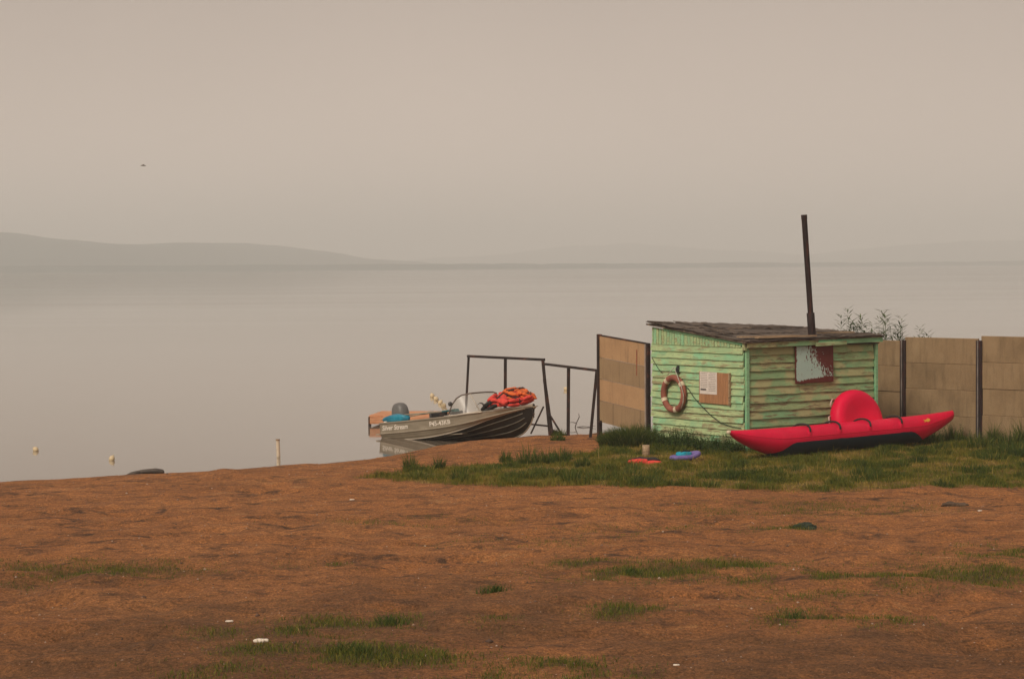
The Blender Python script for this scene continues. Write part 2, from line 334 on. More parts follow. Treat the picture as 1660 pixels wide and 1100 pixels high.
# left (gable) face: boards run along y on the plane x = 0
HL = 1.88 / 15; lapL = [lap_mesh(WY + .02, HL, 'wall_board') for _ in range(1)] + [lap_mesh(1.5, HL, 'wall_board'), lap_mesh(WY + .02 - 1.5, HL, 'wall_board')]
HR = 1.87 / 13; lapR = [lap_mesh(WX - .16, HR, 'wall_board'), lap_mesh(1.2, HR, 'wall_board'), lap_mesh(WX - .16 - 1.2, HR, 'wall_board'), lap_mesh(2.0, HR, 'wall_board'), lap_mesh(WX - .16 - 2.0, HR, 'wall_board')]
for k in range(15):
    z = k * HL; tilt = random.uniform(-.0035, .0035)
    if k in (3, 11):
        link_mesh('wall_board', lapL[1], G_L, shed, (0, WY + random.uniform(-.01, .04), z), (0, tilt, R(-90)))
        link_mesh('wall_board', lapL[2], G_L, shed, (.004, WY + .02 - 1.5 - .012, z - .004), (0, -tilt, R(-90)))
    else: link_mesh('wall_board', lapL[0], G_L, shed, (random.uniform(-.003, .003), WY + random.uniform(-.01, .045), z), (0, tilt, R(-90)))
for k in range(13):
    z = k * HR + .005; tilt = random.uniform(-.004, .004); j = {2: (1, 2), 5: (3, 4), 7: (1, 2), 10: (3, 4)}.get(k)
    if j:
        a = (1.2, 2.0)[j[0] == 3]
        link_mesh('wall_board', lapR[j[0]], G_R, shed, (.09 + random.uniform(-.02, .01), 0, z), (0, tilt, 0))
        link_mesh('wall_board', lapR[j[1]], G_R, shed, (.095 + a, .003, z + .003), (0, -tilt, 0))
    else: link_mesh('wall_board', lapR[0], G_R, shed, (.09 + random.uniform(-.025, .01), random.uniform(-.003, .003), z), (0, tilt, 0))
# inner shell, back and far walls
m = MB().box((.03, .02, -.1), (WX - .03, WY - .03, 1.86)); m.build('inner_wall', DARK, shed)
for k in range(13):
    m = MB().box((0, WY - .03, k * .145), (WX, WY, k * .145 + .138)); m.build('back_wall_board', G_R, shed)
    m = MB().box((WX - .03, .05, k * .145), (WX, WY - .04, k * .145 + .138)); m.build('end_wall_board', G_R, shed)
# gable of narrow vertical boards
y = .06; i = 0
while y < WY - .02:
    w = random.uniform(.075, .105); y1 = min(y + w, WY); d = random.uniform(0, .006)
    m = MB(); za, zb = zr(0, y) - .055, zr(0, y1 - .006) - .055
    m.add([(-.03-d, y, 1.875), (-.03-d, y1-.011, 1.875), (-.005, y1-.011, 1.875), (-.005, y, 1.875), (-.03-d, y, za), (-.03-d, y1-.011, zb), (-.005, y1-.011, zb), (-.005, y, za)],
          [(0,3,2,1),(4,5,6,7),(0,1,5,4),(1,2,6,5),(2,3,7,6),(3,0,4,7)])
    m.build('gable_board', G_L, shed); y = y1
MB().add([(-.004, 0, 1.85), (-.004, WY, 1.85), (.02, WY, 1.85), (.02, 0, 1.85), (-.004, 0, zr(0, 0) - .06), (-.004, WY, zr(0, WY) - .06), (.02, WY, zr(0, WY) - .06), (.02, 0, zr(0, 0) - .06)],
         [(0,3,2,1),(4,5,6,7),(0,1,5,4),(1,2,6,5),(2,3,7,6),(3,0,4,7)]).build('gable_backing', DARK, shed)
m = MB(); m.add([(-.052, -.02, zr(0, 0) - .085), (-.052, WY * .86, zr(0, WY * .86) - .075), (-.034, WY * .86, zr(0, WY * .86) - .075), (-.034, -.02, zr(0, 0) - .085),
                 (-.052, -.02, zr(0, 0) - .03), (-.052, WY * .86, zr(0, WY * .86) - .03), (-.034, WY * .86, zr(0, WY * .86) - .03), (-.034, -.02, zr(0, 0) - .03)],
                [(0,3,2,1),(4,5,6,7),(0,1,5,4),(1,2,6,5),(2,3,7,6),(3,0,4,7)]); m.build('barge_board', G_T, shed)
# corner posts, fascia
MB().box((.005, -.055, -.05), (.075, -.002, 1.86)).build('corner_post', G_T, shed, bevel=.004)
MB().box((WX - .055, -.06, -.05), (WX + .01, -.002, 1.88)).build('corner_post', G_T, shed, bevel=.004)
MB().box((-.055, -.075, 1.83), (.002, -.003, 1.955)).build('corner_block', G_L, shed, bevel=.005)
MB().bar((-.03, -.115, 1.925), (1.66, -.118, 1.945), .024, .115).build('fascia_board', G_R, shed, bevel=.003)
MB().bar((1.665, -.118, 1.95), (3.27, -.115, 1.965), .024, .115).build('fascia_board', G_T, shed, bevel=.003)
MB().bar((1.58, -.148, 1.898), (2.34, -.144, 1.915), .022, .07).build('loose_fascia_strip', G_L, shed, bevel=.003)
MB().box((.0, -.105, 1.875), (WX, -.0, 1.895)).build('gap_shade_strip', DARK, shed)  # near-black strip painting the shade in the gap behind the fascia
# roof
roof = empty('roof'); roof.parent = shed
m = MB(); P = [[(x, y, zr(x, y)) for y in np.linspace(-.15, WY + .09, 12)] for x in np.linspace(-.1, WX + .08, 14)]
m.grid(P); m.grid([[(x, y, z - .028) for x, y, z in r] for r in P])
for e1, e2 in ((P[0], None), (P[-1], None)): m.grid([e1, [(x, y, z - .028) for x, y, z in e1]])
for j in (0, -1): m.grid([[r[j] for r in P], [(r[j][0], r[j][1], r[j][2] - .028) for r in P]])
m.build('roof_deck', FELT, roof)
def ragged(x0, x1, y0, y1, h, seed, lift=0):
    r = random.Random(seed); nx_, ny_ = 16, 9; P = []
    for i in range(nx_ + 1):
        row = []
        a0 = y0 + r.uniform(-.05, .05); a1 = y1 + r.uniform(-.05, .05)
        for j in range(ny_ + 1):
            u_, w_ = i / nx_, j / ny_; x = x0 + (x1 - x0) * u_ + (r.uniform(-.045, .045) if i in (0, nx_) else 0); yy = a0 + (a1 - a0) * w_
            row.append((x, yy, zr(x, yy) + h * .6 + r.uniform(0, .007) + lift * .5 * (1 - u_) * w_ + (r.uniform(0, .014) if i in (0, nx_) or j in (0, ny_) else 0)))
        P.append(row)
    m = MB(); m.grid(P); Q = [[(x, y, z - .009) for x, y, z in r_] for r_ in P]; m.grid(Q)
    m.grid([P[0], Q[0]]); m.grid([P[-1], Q[-1]]); m.grid([[r_[0] for r_ in P], [r_[0] for r_ in Q]]); m.grid([[r_[-1] for r_ in P], [r_[-1] for r_ in Q]])
    m.build('roofing_sheet', FELT, roof)
for q in [(-.10, 1.1, -.15, 1.0, .012, 1), (.95, 2.3, -.18, .9, .022, 2), (2.1, WX + .12, -.19, 1.0, .014, 3), (-.11, .9, .85, 1.9, .026, 4, .01), (.8, 2.0, .8, 1.85, .034, 5), (1.9, WX + .1, .85, 1.9, .03, 6),
          (-.12, .7, 1.75, WY + .12, .04, 7, .015), (.6, 1.9, 1.7, WY + .13, .046, 8, .03), (1.8, WX + .1, 1.75, WY + .1, .042, 9)]: ragged(*q)
def rplank(x0, y0, x1, y1, w, h, mat, dz=.06):
    MB().bar((x0, y0, zr(x0, y0) + dz), (x1, y1, zr(x1, y1) + dz + h), w, .022).build('roof_plank', mat, roof)
rplank(-.02, .12, 1.25, -.02, .16, 0, BARE, .055); rplank(.25, -.05, 1.6, -.10, .12, 0, BARE, .05); rplank(.3, 1.5, .1, .5, .09, 0, FELT, .075); rplank(1.0, 2.4, .45, 1.35, .10, .02, FELT, .075)
rplank(-.10, WY + .02, .35, WY - .15, .14, .0, FELT, .05); rplank(1.9, .02, 3.0, -.08, .10, 0, FELT, .05); rplank(2.1, .35, 2.9, .3, .12, 0, BARE, .05); rplank(1.5, 1.6, 2.7, 1.5, .1, 0, FELT, .07)
# chimney
ch = empty('chimney'); ch.parent = shed; ch.location = (1.80, .2, 2.0)
lean = Matrix.Rotation(-SA, 3, 'Z') @ Vector((-.148, 0, 2.28))
MB().tube([lean * k for k in (-.05, .0, .1, .206)], .073, 14).build('chimney_sleeve', RUST, ch, True)
pp = [lean * k for k in np.linspace(.15, 1, 10)]; m = MB(); m.tube(pp, .052, 14, cap=False); m.tube([p for p in pp[-2:]], .045, 14, cap=False); m.build('chimney_pipe', RUST, ch, True)
MB().tube([lean * .965, lean * 1.0], .056, 14, cap=False).build('chimney_rim', RUST, ch, True)
# metal window cover with flaking pale paint over dark red
t = NT('flaking_cover'); vo = t.coord('Object')
sx_ = t.n('SeparateXYZ'); t.put(sx_.inputs[0], vo); X, Z = sx_.outputs[0], sx_.outputs[2]
n1 = t.noise(t.coord('Object', (9, 1, 4), loc=(1, 0, 3)), 1.2, 7, .75, .4); n2 = t.noise(t.coord('Object', (30, 1, 13), loc=(0, 0, 5)), 1.2, 3, .6)
k = t.math('ADD', X, t.math('MULTIPLY', Z, .84)); k = t.math('ADD', k, t.math('MULTIPLY', n1, 1.35)); k = t.math('ADD', k, t.math('MULTIPLY', n2, 1.25))
edge = t.ramp(Z, [(.0, 1.3), (.11, 0)]); edge2 = t.ramp(X, [(.0, 1.2), (.045, 0)]); k = t.math('ADD', k, t.math('ADD', edge, edge2))
km = t.math('MAXIMUM', t.math('GREATER_THAN', k, 1.0 + 1.17), t.math('GREATER_THAN', t.math('ADD', n2, t.math('MULTIPLY', n1, .6)), .955))
pale = t.mix(t.noise(vo, 6, 5), (.36, .55, .50), (.48, .64, .57)); red = t.mix(t.noise(vo, 9, 5), (.085, .014, .012), (.15, .024, .018))
c = t.mix(km, pale, red); t.bump(t.math('SUBTRACT', 1, km), .3, .003)
FLAKE = t.fin(c, .6)
wc = MB().box((0, -.008, 0), (.93, .008, .68)).build('window_cover', FLAKE, shed, loc=(1.155, -.062, 1.19), rot=(0, R(-.6), 0), bevel=.004)
tag(wc, 'dark red metal sheet with flaking pale blue paint')
# lifebuoy hook
MB().add([(-.03, 1.92, 1.36), (-.03, 1.82, 1.36), (-.03, 1.845, 1.49), (-.03, 1.895, 1.49), (-.09, 1.91, 1.36), (-.09, 1.83, 1.36), (-.06, 1.85, 1.485), (-.06, 1.89, 1.485)],
         [(0,1,2,3),(4,7,6,5),(0,4,5,1),(1,5,6,2),(2,6,7,3),(3,7,4,0)]).build('lifebuoy_bracket', simple('black_iron', (.02, .022, .022), .6), shed)

# ------------------------------------------------------------------ things on the shed wall
SM = Matrix.Translation(SC) @ Matrix.Rotation(SA, 4, 'Z')
def wall_thing(name, u_, z, off, label, cat):            # frame: x -> right along gable face, y -> into wall, z -> up
    o = empty(name, SM @ Vector((-off, u_, z)), 0, label, cat); o.rotation_euler = (0, 0, SA - R(90)); return o
ring = wall_thing('lifebuoy', 1.93, .965, .10, 'faded red lifebuoy ring with cream bands hanging on the green shed wall', 'lifebuoy')
BUOY = simple('faded_red_canvas', (.31, .105, .068), .85, .22, 5); CREAM = simple('cream_band', (.72, .60, .43), .8, .15, 8)
def ringpt(a, b, Rr=.303, r=.058): return ((Rr + r * math.cos(b)) * math.cos(a), -r * math.sin(b) * .95, (Rr + r * math.cos(b)) * math.sin(a))
MB().grid([[ringpt(2*math.pi*i/48, 2*math.pi*j/14) for j in range(14)] for i in range(48)], True, True).build('ring', BUOY, ring, True)
for a0 in (128, 36, 204, 286):
    MB().grid([[ringpt(R(a0 - 7 + 14 * i / 5), 2*math.pi*j/14, r=.062) for j in range(14)] for i in range(6)], False, True).build('band', CREAM, ring, True)
ROPE = simple('pale_rope', (.5, .47, .40), .9, .2, 30)
MB().tube([(.06, -.03, .50), (.14, -.05, .40), (.24, -.075, .29), (.33, -.08, .16), (.372, -.06, .0), (.36, -.06, -.14), (.30, -.06, -.26)], .008, 6).build('rope', ROPE, ring, True)
MB().tube([(.05, -.03, .50), (0, -.05, .44), (-.09, -.07, .35)], .008, 6).build('rope', ROPE, ring, True)
nb = wall_thing('notice_board', 1.225, .835, .045, 'brown plywood notice board with white printed sheet on green shed wall', 'notice board')
t = NT('plywood'); v = t.coord('Object', (10, 10, 1.4)); PLY = t.fin(t.ramp(t.noise(v, 2.5, 6, .65), [(.3, (.27, .125, .055)), (.55, (.40, .20, .09)), (.75, (.5, .27, .13))]), .75)
MB().box((0, -.016, 0), (.865, .012, .575)).build('board', PLY, nb, rot=(0, R(.6), 0), bevel=.003)
MB().box((.862, -.03, -.02), (.892, .012, .575)).build('edge_strip', BARE, nb)
pap = MB().box((.03, -.021, .165), (.525, -.0185, .572)).build('paper_sheet', simple('white_paper', (.72, .66, .60), .8, .08, 5, bump=0), nb)
INK = simple('faded_ink', (.33, .28, .25), .8, .1, bump=0); INKD = simple('dark_ink', (.06, .055, .055), .8, bump=0)
rr = random.Random(4)
for cx0, cx1 in ((.055, .255), (.29, .50)):
    z = .545
    for kk in range(11):
        m = MB(); x = cx0 + (rr.uniform(.0, .06) if kk % 4 == 0 else 0)
        while x < cx1 - .02:
            w = rr.uniform(.012, .045); x2 = min(x + w, cx1 - rr.uniform(0, .02)); 
            if x2 > x: m.box((x, -.0228, z), (x2, -.0212, z + .011))
            x = x2 + .009
        z -= .032
        if m.v and not (cx0 < .1 and kk == 9): m.build('printed_line', INK, pap)
MB().box((.055, -.0228, .235), (.215, -.0212, .262)).build('printed_line', INKD, pap)
cord = empty('wall_cord', SM @ Vector((0, 0, 0)), SA, 'thin dark cord sagging across the shed wall below the notice board', 'cord')
CORD = simple('dark_cord', (.03, .045, .03), .9, bump=0)
MB().tube([(-.06, 1.6, 1.10), (-.055, 1.54, 1.07), (-.05, 1.39, .92), (-.048, 1.18, .78), (-.048, .91, .62), (-.048, .61, .49), (-.05, .29, .44), (-.06, .03, .43)], .008, 6).build('cord', CORD, cord, True)
MB().tube([(-.05, 2.66, 1.62), (-.046, 2.60, 1.55), (-.046, 2.47, 1.42), (-.046, 2.34, 1.33)], .006, 6).build('loose_cord_end', CORD, cord, True)

# ================================================================== fence right of the shed
t = NT('concrete_slab'); v = t.coord('Object', (1, 1, 1), rand=40)
c = t.ramp(t.noise(v, 1.6, 6, .6), [(.3, (.215, .150, .084)), (.5, (.28, .196, .11)), (.72, (.335, .24, .138))]); c = t.mix(t.ramp(t.noise(t.coord('Object', (5, 5, .8), rand=11), 1.4, 5, .6), [(.5, 0), (.72, .5)]), c, (.13, .092, .055))
c = t.mix(.35, c, t.ramp(t.noise(v, 60, 3), [(.3, (.35,) * 3), (.7, (.65,) * 3)]), 'OVERLAY'); t.bump(t.noise(v, 40, 5), .35, .006); SLAB = t.fin(c, .9, spec=.2)
FP = [(6.50, 45.10), (7.74, 43.80), (8.97, 42.50), (10.20, 41.20), (11.43, 39.90), (12.66, 38.60)]
fence = empty('slab_fence', (8.97, 42.5, 0), 0, 'tan concrete slab fence with rusty posts running right from the shed', 'fence')
fo = Vector((8.97, 42.5, 0)); tops = [1.86, 1.935, 1.99, 1.97, 1.95]; ptop = [1.86, 1.86, 1.89, 1.9, 1.9, 1.9]
for k, (x, y) in enumerate(FP):
    p = Vector((x, y, -.3)) - fo; q = Vector((x, y, ptop[k])) - fo; d = Vector((.689, -.725, 0)); nrm = Vector((-.725, -.689, 0))
    m = MB(); m.bar(p + nrm * .02, q + nrm * .02, .11, .022, up=(d.x, d.y, 0)); 
    m2 = MB()
    post = MB().bar(p, q, .14, .11, up=tuple(nrm)).build('post', RUST, fence, bevel=.006)
    MB().bar(p + nrm * .062 - d * .018, q + nrm * .062 - d * .018, .024, .018, up=tuple(nrm)).build('post_rib', simple('worn_steel', (.20, .18, .165), .5, .3, 6) if k == 0 else bpy.data.materials['worn_steel'], post)
for k in range(5):
    a, b = Vector((*FP[k], 0)) - fo, Vector((*FP[k + 1], 0)) - fo; d = (b - a).normalized(); nrm = Vector((d.y, -d.x, 0)); z1 = tops[k]
    for row in range(4):
        h = .505; zt_, zb = z1 - row * h, z1 - (row + 1) * h + .0015; off = random.uniform(-.012, .012); s0 = s1 = -.012
        A, B = a + d * .04, b - d * .04; A = A - nrm * (.0 + off); B = B - nrm * (.0 + off); hw = .03; m = MB(); vs_ = []
        for P_, s in ((A, s0), (B, s1)):
            for w in (-hw, hw):
                for z in (zb + s, zt_ + s): vs_.append(P_ + nrm * w + Vector((0, 0, z)))
        m.add(vs_, [(0, 1, 3, 2), (4, 6, 7, 5), (0, 4, 5, 1), (2, 3, 7, 6), (1, 5, 7, 3), (0, 2, 6, 4)]); m.build('slab', SLAB, fence, bevel=.010)

# gate leaf left of the shed
A, B = Vector((1.75, 44.6, 0)), Vector((2.60, 42.38, 0)); d = (B - A).normalized(); nrm = Vector((d.y, -d.x, 0)); Lf = (B - A).length
leaf = empty('gate_leaf', A, math.atan2(d.y, d.x), 'rusty framed gate leaf of four tan boards left of the shed', 'gate')
def chip(name, c1, c2):
    t = NT(name); v = t.coord('Object', (1, 1, 1), rand=40); c = t.mix(t.ramp(t.noise(v, 2.2, 6), [(.4, 0), (.7, .7)]), c1, c2); c = t.mix(.35, c, t.ramp(t.noise(v, 45, 3), [(.3, (.35,) * 3), (.7, (.65,) * 3)]), 'OVERLAY')
    c = t.mix(t.ramp(t.noise(t.coord('Object', (6, 6, .7), rand=9), 1.5, 5), [(.55, 0), (.7, .5)]), c, tuple(x * .55 for x in c2)); return t.bump(t.noise(v, 40, 4), .3, .004).fin(c, .9)
CHIPS = [chip('tan_chipboard', (.46, .29, .15), (.38, .235, .12)), chip('grey_chipboard', (.33, .23, .125), (.27, .185, .10))]
drop = lambda x: -.10 * x / Lf
for k in range(4):
    zt_, zb = 1.955 - k * .432, 1.955 - (k + 1) * .432 + .008; x0, x1 = .03, Lf - .03; th = .012 + .002 * (k % 2)
    m = MB().add([(x0, -th, zb + drop(x0)), (x1, -th, zb + drop(x1)), (x1, th, zb + drop(x1)), (x0, th, zb + drop(x0)), (x0, -th, zt_ + drop(x0)), (x1, -th, zt_ + drop(x1)), (x1, th, zt_ + drop(x1)), (x0, th, zt_ + drop(x0))],
                 [(0,3,2,1),(4,5,6,7),(0,1,5,4),(1,2,6,5),(2,3,7,6),(3,0,4,7)]); m.build('board', CHIPS[k % 2], leaf)
MB().bar((0, 0, -.35), (.01, 0, 1.99), .085).build('post', RUSTF, leaf, bevel=.005)
MB().bar((Lf, 0, -.2), (Lf, 0, 1.88), .07).build('post', RUSTF, leaf, bevel=.005)
MB().bar((Lf - .075, -.03, .1), (Lf - .075, -.03, 1.86), .02).build('edge_rod', simple('pale_steel', (.42, .36, .31), .5, .2), leaf)
MB().bar((.02, -.002, 1.972), (Lf, -.002, 1.872), .04, .022).build('top_rail', RUSTF, leaf)
MB().bar((.05, -.03, .24), (.16, -.03, .235), .05, .05).build('hinge', RUSTF, leaf)
MB().add([(1.85, -.0165, 1.24), (1.89, -.0165, 1.24), (1.9, -.0165, 1.74), (1.855, -.0165, 1.74)], [(0, 1, 2, 3)]).build('rust_streak', simple('rust_stain', (.30, .09, .04), .9, .3, 8), leaf)

# bare metal frames standing in the shallows
fr = empty('metal_frame', (.72, 48.35, WATER), 0, 'bare rusty metal frame with three legs standing in water behind the motorboat', 'frame'); o_ = Vector((.72, 48.35, WATER))
def fb(parent, name, p, q, w=.055, o=o_): return MB().bar(Vector(p) - o, Vector(q) - o, w).build(name, RUSTF, parent)
fb(fr, 'top_bar', (-1.01, 50.6, 1.32), (.70, 48.4, 1.32)); fb(fr, 'leg', (-.99, 50.6, 1.30), (-1.12, 50.6, -.9)); fb(fr, 'leg', (-.15, 49.5, 1.30), (-.17, 49.5, -.8), .07)
fb(fr, 'leg', (.67, 48.4, 1.30), (.84, 48.22, -.6), .07); fb(fr, 'brace', (.68, 48.38, .30), (.40, 48.5, -.30), .03); fb(fr, 'brace', (.22, 48.9, -.10), (.78, 48.3, -.12), .035)
fr2 = empty('metal_frame', (1.62, 45.0, -.1), 0, 'bare rusty metal frame between gate leaf and frame in water', 'frame'); o2 = Vector((1.62, 45.0, -.1))
fb(fr2, 'top_bar', (.72, 48.3, 1.23), (1.735, 45.0, 1.24), .05, o2); fb(fr2, 'leg', (1.715, 45.0, 1.22), (1.545, 45.0, -.45), .06, o2); fb(fr2, 'leg', (1.19, 46.8, 1.21), (1.17, 46.8, -.6), .07, o2)
fb(fr2, 'leg', (.70, 48.32, .9), (.90, 48.05, -.6), .05, o2); fb(fr2, 'brace', (.77, 48.2, .20), (1.05, 47.6, -.24), .03, o2); fb(fr2, 'brace', (.84, 48.0, -.19), (1.16, 46.85, -.25), .05, o2)

# ================================================================== motorboat
ALU = (lambda t, v: t.bump(t.noise(v, 8, 4), .06, .006).fin(t.ramp(t.noise(v, 2.2, 7, .65), [(.3, (.29, .25, .185)), (.55, (.38, .33, .25)), (.75, (.45, .40, .31))]), .45, .35))(*(lambda t: (t, t.coord('Object', (1, 3, 3))))(NT('dull_aluminium')))
ALUB = simple('bright_aluminium', (.62, .56, .47), .4, .15, 4, metal=.3)
WHITE = simple('white_lettering', (.80, .74, .65), .6, .08, bump=0)
boat = empty('motorboat', (0, 0, 0), 0, 'grey aluminium motorboat with windscreen drawn up bow first on the sand', 'boat')
BP = math.atan(.085)
BM = Matrix.Translation((-2.40, 48.72, -.535)) @ Matrix.Rotation(R(-42), 4, 'Z') @ Matrix.Rotation(-BP, 4, 'Y')
boat.matrix_world = BM
ST = np.array([0, .6, 1.3, 2.0, 2.6, 3.05, 3.4, 3.65, 3.82, 3.9])
HB = dict(sheer=[.70, .715, .725, .72, .68, .60, .47, .31, .15, .045], knuck=[.69, .70, .71, .70, .655, .57, .43, .275, .13, .04], chine=[.60, .61, .615, .61, .58, .50, .375, .235, .105, .03])
ZZ = dict(sheer=[.50, .51, .53, .555, .58, .605, .625, .642, .652, .657], knuck=[.27, .28, .305, .345, .41, .485, .55, .60, .632, .642], chine=[.12, .12, .135, .205, .32, .44, .53, .59, .627, .64], keel=[0, 0, 0, 0, -.01, 0, .05, .17, .36, .52])
def hb(k, x): return float(np.interp(x, ST_f, HBf[k]))
def hz_(k, x): return float(np.interp(x, ST_f, ZZf[k]))
def smooth_interp(xs, ys, xq):
    xs = np.array(xs); ys = np.array(ys); m_ = np.gradient(ys, xs); i = np.clip(np.searchsorted(xs, xq) - 1, 0, len(xs) - 2); h = xs[i + 1] - xs[i]; s = (xq - xs[i]) / h
    return (2*s**3-3*s**2+1)*ys[i] + (s**3-2*s**2+s)*h*m_[i] + (-2*s**3+3*s**2)*ys[i+1] + (s**3-s**2)*h*m_[i+1]
ST_f = np.concatenate([np.linspace(0, 2.4, 13), np.linspace(2.5, 3.9, 24)])
HBf = {k: smooth_interp(ST, a, ST_f) for k, a in HB.items()}; ZZf = {k: smooth_interp(ST, a, ST_f) for k, a in ZZ.items()}
def botpt(x, q, s):                                      # bottom panel, q 0 keel .. 1 chine, slightly hollow
    c_, k_ = hz_('chine', x), hz_('keel', x); return (x, s * hb('chine', x) * q, k_ + (c_ - k_) * (q ** 1.15))
m = MB(); mbm = MB()
for s in (-1, 1):
    mbm.grid([[botpt(x, q, s) for q in (0, .25, .5, .75, 1)] for x in ST_f])
    m.grid([[(x, s * hb('chine', x), hz_('chine', x)), (x, s * (hb('knuck', x) * .55 + hb('chine', x) * .45 + .004), hz_('knuck', x) * .5 + hz_('chine', x) * .5), (x, s * hb('knuck', x), hz_('knuck', x))] for x in ST_f])
    m.grid([[(x, s * (hb('knuck', x) - .016), hz_('knuck', x) + .012), (x, s * (hb('sheer', x) - .01), hz_('sheer', x))] for x in ST_f])
    m.grid([[(x, s * hb('knuck', x), hz_('knuck', x)), (x, s * (hb('knuck', x) - .016), hz_('knuck', x) + .012)] for x in ST_f])
m.add([(0, -.70, .50), (0, -.69, .27), (0, -.60, .12), (0, 0, 0), (0, .60, .12), (0, .69, .27), (0, .70, .50), (0, .3, .46), (0, -.3, .46)], [(0, 1, 2, 3, 4, 5, 6, 7, 8)])
hull = m.build('hull', ALU, boat, False)
t = NT('shade_dark_hull_bottom'); v = t.coord('Object'); BOT = t.fin(t.ramp(t.noise(v, 3, 6), [(.3, (.012, .014, .014)), (.7, (.03, .03, .027))]), .5, .2)  # shade under the hull painted in as a near-black colour
STRK = simple('shade_dark_strake', (.15, .14, .11), .5, .3, 5)  # strake colour darkened to sit in the bottom's painted shade
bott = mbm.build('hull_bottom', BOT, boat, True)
for s in (-1, 1):
    for q in (.32, .58, .82):
        MB().tube([tuple(Vector(botpt(x, q, s)) + Vector((0, s * .006, -.006))) for x in ST_f[6:-3]], .011, 5).build('strake', STRK, bott)
    MB().tube([(x, s * (hb('chine', x) + .003), hz_('chine', x)) for x in ST_f[:-2]], .012, 5).build('chine_rail', ALUB, hull)
    MB().tube([(x, s * (hb('knuck', x) + .006), hz_('knuck', x)) for x in ST_f[:-2]], [.016] * (len(ST_f) - 2), 5).build('rub_rail', ALU, hull)
    for q in (.38, .72):
        MB().tube([(x, s * (hb('chine', x) * (1 - q) + hb('knuck', x) * q + .006), hz_('chine', x) * (1 - q) + hz_('knuck', x) * q) for x in ST_f[:20]], .007, 5).build('pressed_rib', ALU, hull)
MB().tube([(x, 0, hz_('keel', x) - .008) for x in ST_f], .015, 5).build('keel_bar', ALU, bott)
MB().box((-.09, -.735, .25), (.02, .735, .275)).build('stern_ledge', ALU, hull)
# decks and cockpit
xf = ST_f[ST_f >= 2.3]; m = MB(); m.grid([[(x, hb('sheer', x) * q, hz_('sheer', x) + .05 * (1 - q * q) + .004) for q in np.linspace(-1, 1, 9)] for x in xf])
m.add([(3.9, -.05, .655), (3.9, .05, .655), (4.03, .012, .668), (4.03, -.012, .668), (3.88, 0, .60)], [(0, 1, 2, 3), (0, 3, 4), (1, 4, 2), (2, 4, 3)]); m.build('foredeck', ALU, boat, True)
m = MB()
for s in (-1, 1): m.grid([[(x, s * (hb('sheer', x) + .012), hz_('sheer', x) - .012), (x, s * (hb('sheer', x) + .012), hz_('sheer', x) + .012), (x, s * (hb('sheer', x) - .10), hz_('sheer', x) + .016), (x, s * (hb('sheer', x) - .10), hz_('sheer', x) - .06)] for x in ST_f[ST_f < 2.45]])
m.build('gunwale', ALU, boat)
m = MB()
for s in (-1,): m.tube([(x, s * (hb('sheer', x) + .006), hz_('sheer', x) + .012) for x in ST_f[(ST_f > 1.9) & (ST_f < 3.0)]], .016, 5)
m.build('gunwale_trim', ALUB, boat, True)
MB().box((.12, -.58, .17), (2.35, .58, .19)).build('cockpit_floor', ALU, boat)
SEAT = simple('dark_seat_vinyl', (.06, .06, .06), .6)
for sy in (-.32, .32):
    st = MB().box((1.35, sy - .2, .38), (1.72, sy + .2, .46)).build('seat', SEAT, boat, bevel=.03); MB().box((1.33, sy - .19, .44), (1.40, sy + .19, .66)).build('seat_back', SEAT, st, bevel=.03)
MB().box((.45, -.58, .36), (.75, .58, .40)).build('bench', ALU, boat)
wheel = MB().grid([[(2.08 + .12 * math.cos(a) * .3 + .014 * math.cos(b) * .9, .3 + (.135 + .014 * math.cos(b)) * math.sin(a), .66 + (.135 + .014 * math.cos(b)) * math.cos(a) + .0) for b in np.linspace(0, 2 * math.pi, 7)[:-1]] for a in np.linspace(0, 2 * math.pi, 20)[:-1]], True, True).build('steering_wheel', SEAT, boat, True)
# windscreen
ws = empty('windscreen'); ws.parent = boat
TOP = [(2.00, -.60, .59), (2.10, -.575, .80), (2.22, -.55, .93), (2.33, -.50, .99), (2.42, -.34, 1.015), (2.45, -.1, 1.02), (2.46, .12, 1.02), (2.46, .34, 1.01), (2.44, .47, .98), (2.36, .54, .90), (2.2, .58, .74), (2.08, .60, .60)]
BASE = [(2.0, -.61, .58), (2.22, -.60, .58), (2.42, -.575, .60), (2.56, -.50, .61), (2.67, -.34, .635), (2.72, -.1, .64), (2.72, .12, .64), (2.67, .34, .635), (2.56, .50, .61), (2.42, .575, .60), (2.22, .6, .58), (2.08, .61, .58)]
t = NT('windscreen_plastic'); tr = t.n('BsdfTransparent'); tr.inputs[0].default_value = (.93, .92, .88, 1); gl = t.n('BsdfGlossy'); gl.inputs['Roughness'].default_value = .4
df = t.n('BsdfDiffuse'); df.inputs[0].default_value = (.55, .52, .46, 1); m1 = t.n('MixShader'); m1.inputs[0].default_value = .07; m2 = t.n('MixShader'); m2.inputs[0].default_value = .10
t.t.links.new(tr.outputs[0], m1.inputs[1]); t.t.links.new(gl.outputs[0], m1.inputs[2]); t.t.links.new(m1.outputs[0], m2.inputs[1]); t.t.links.new(df.outputs[0], m2.inputs[2]); t.t.links.new(m2.outputs[0], t.out.inputs[0]); PLEX = t.m
for a, b in ((0, 4), (4, 7), (7, 11)): MB().grid([TOP[a:b + 1], BASE[a:b + 1]]).build('pane', PLEX, ws, True)
FRM = simple('windscreen_frame', (.16, .13, .11), .5); MB().tube(TOP, .016, 7).build('frame', FRM, ws, True)
MB().tube(BASE, .013, 6).build('base_strip', ALUB, ws, True)
for i in (4, 7): MB().tube([TOP[i], BASE[i]], .010, 6).build('strut', ALUB, ws, True)
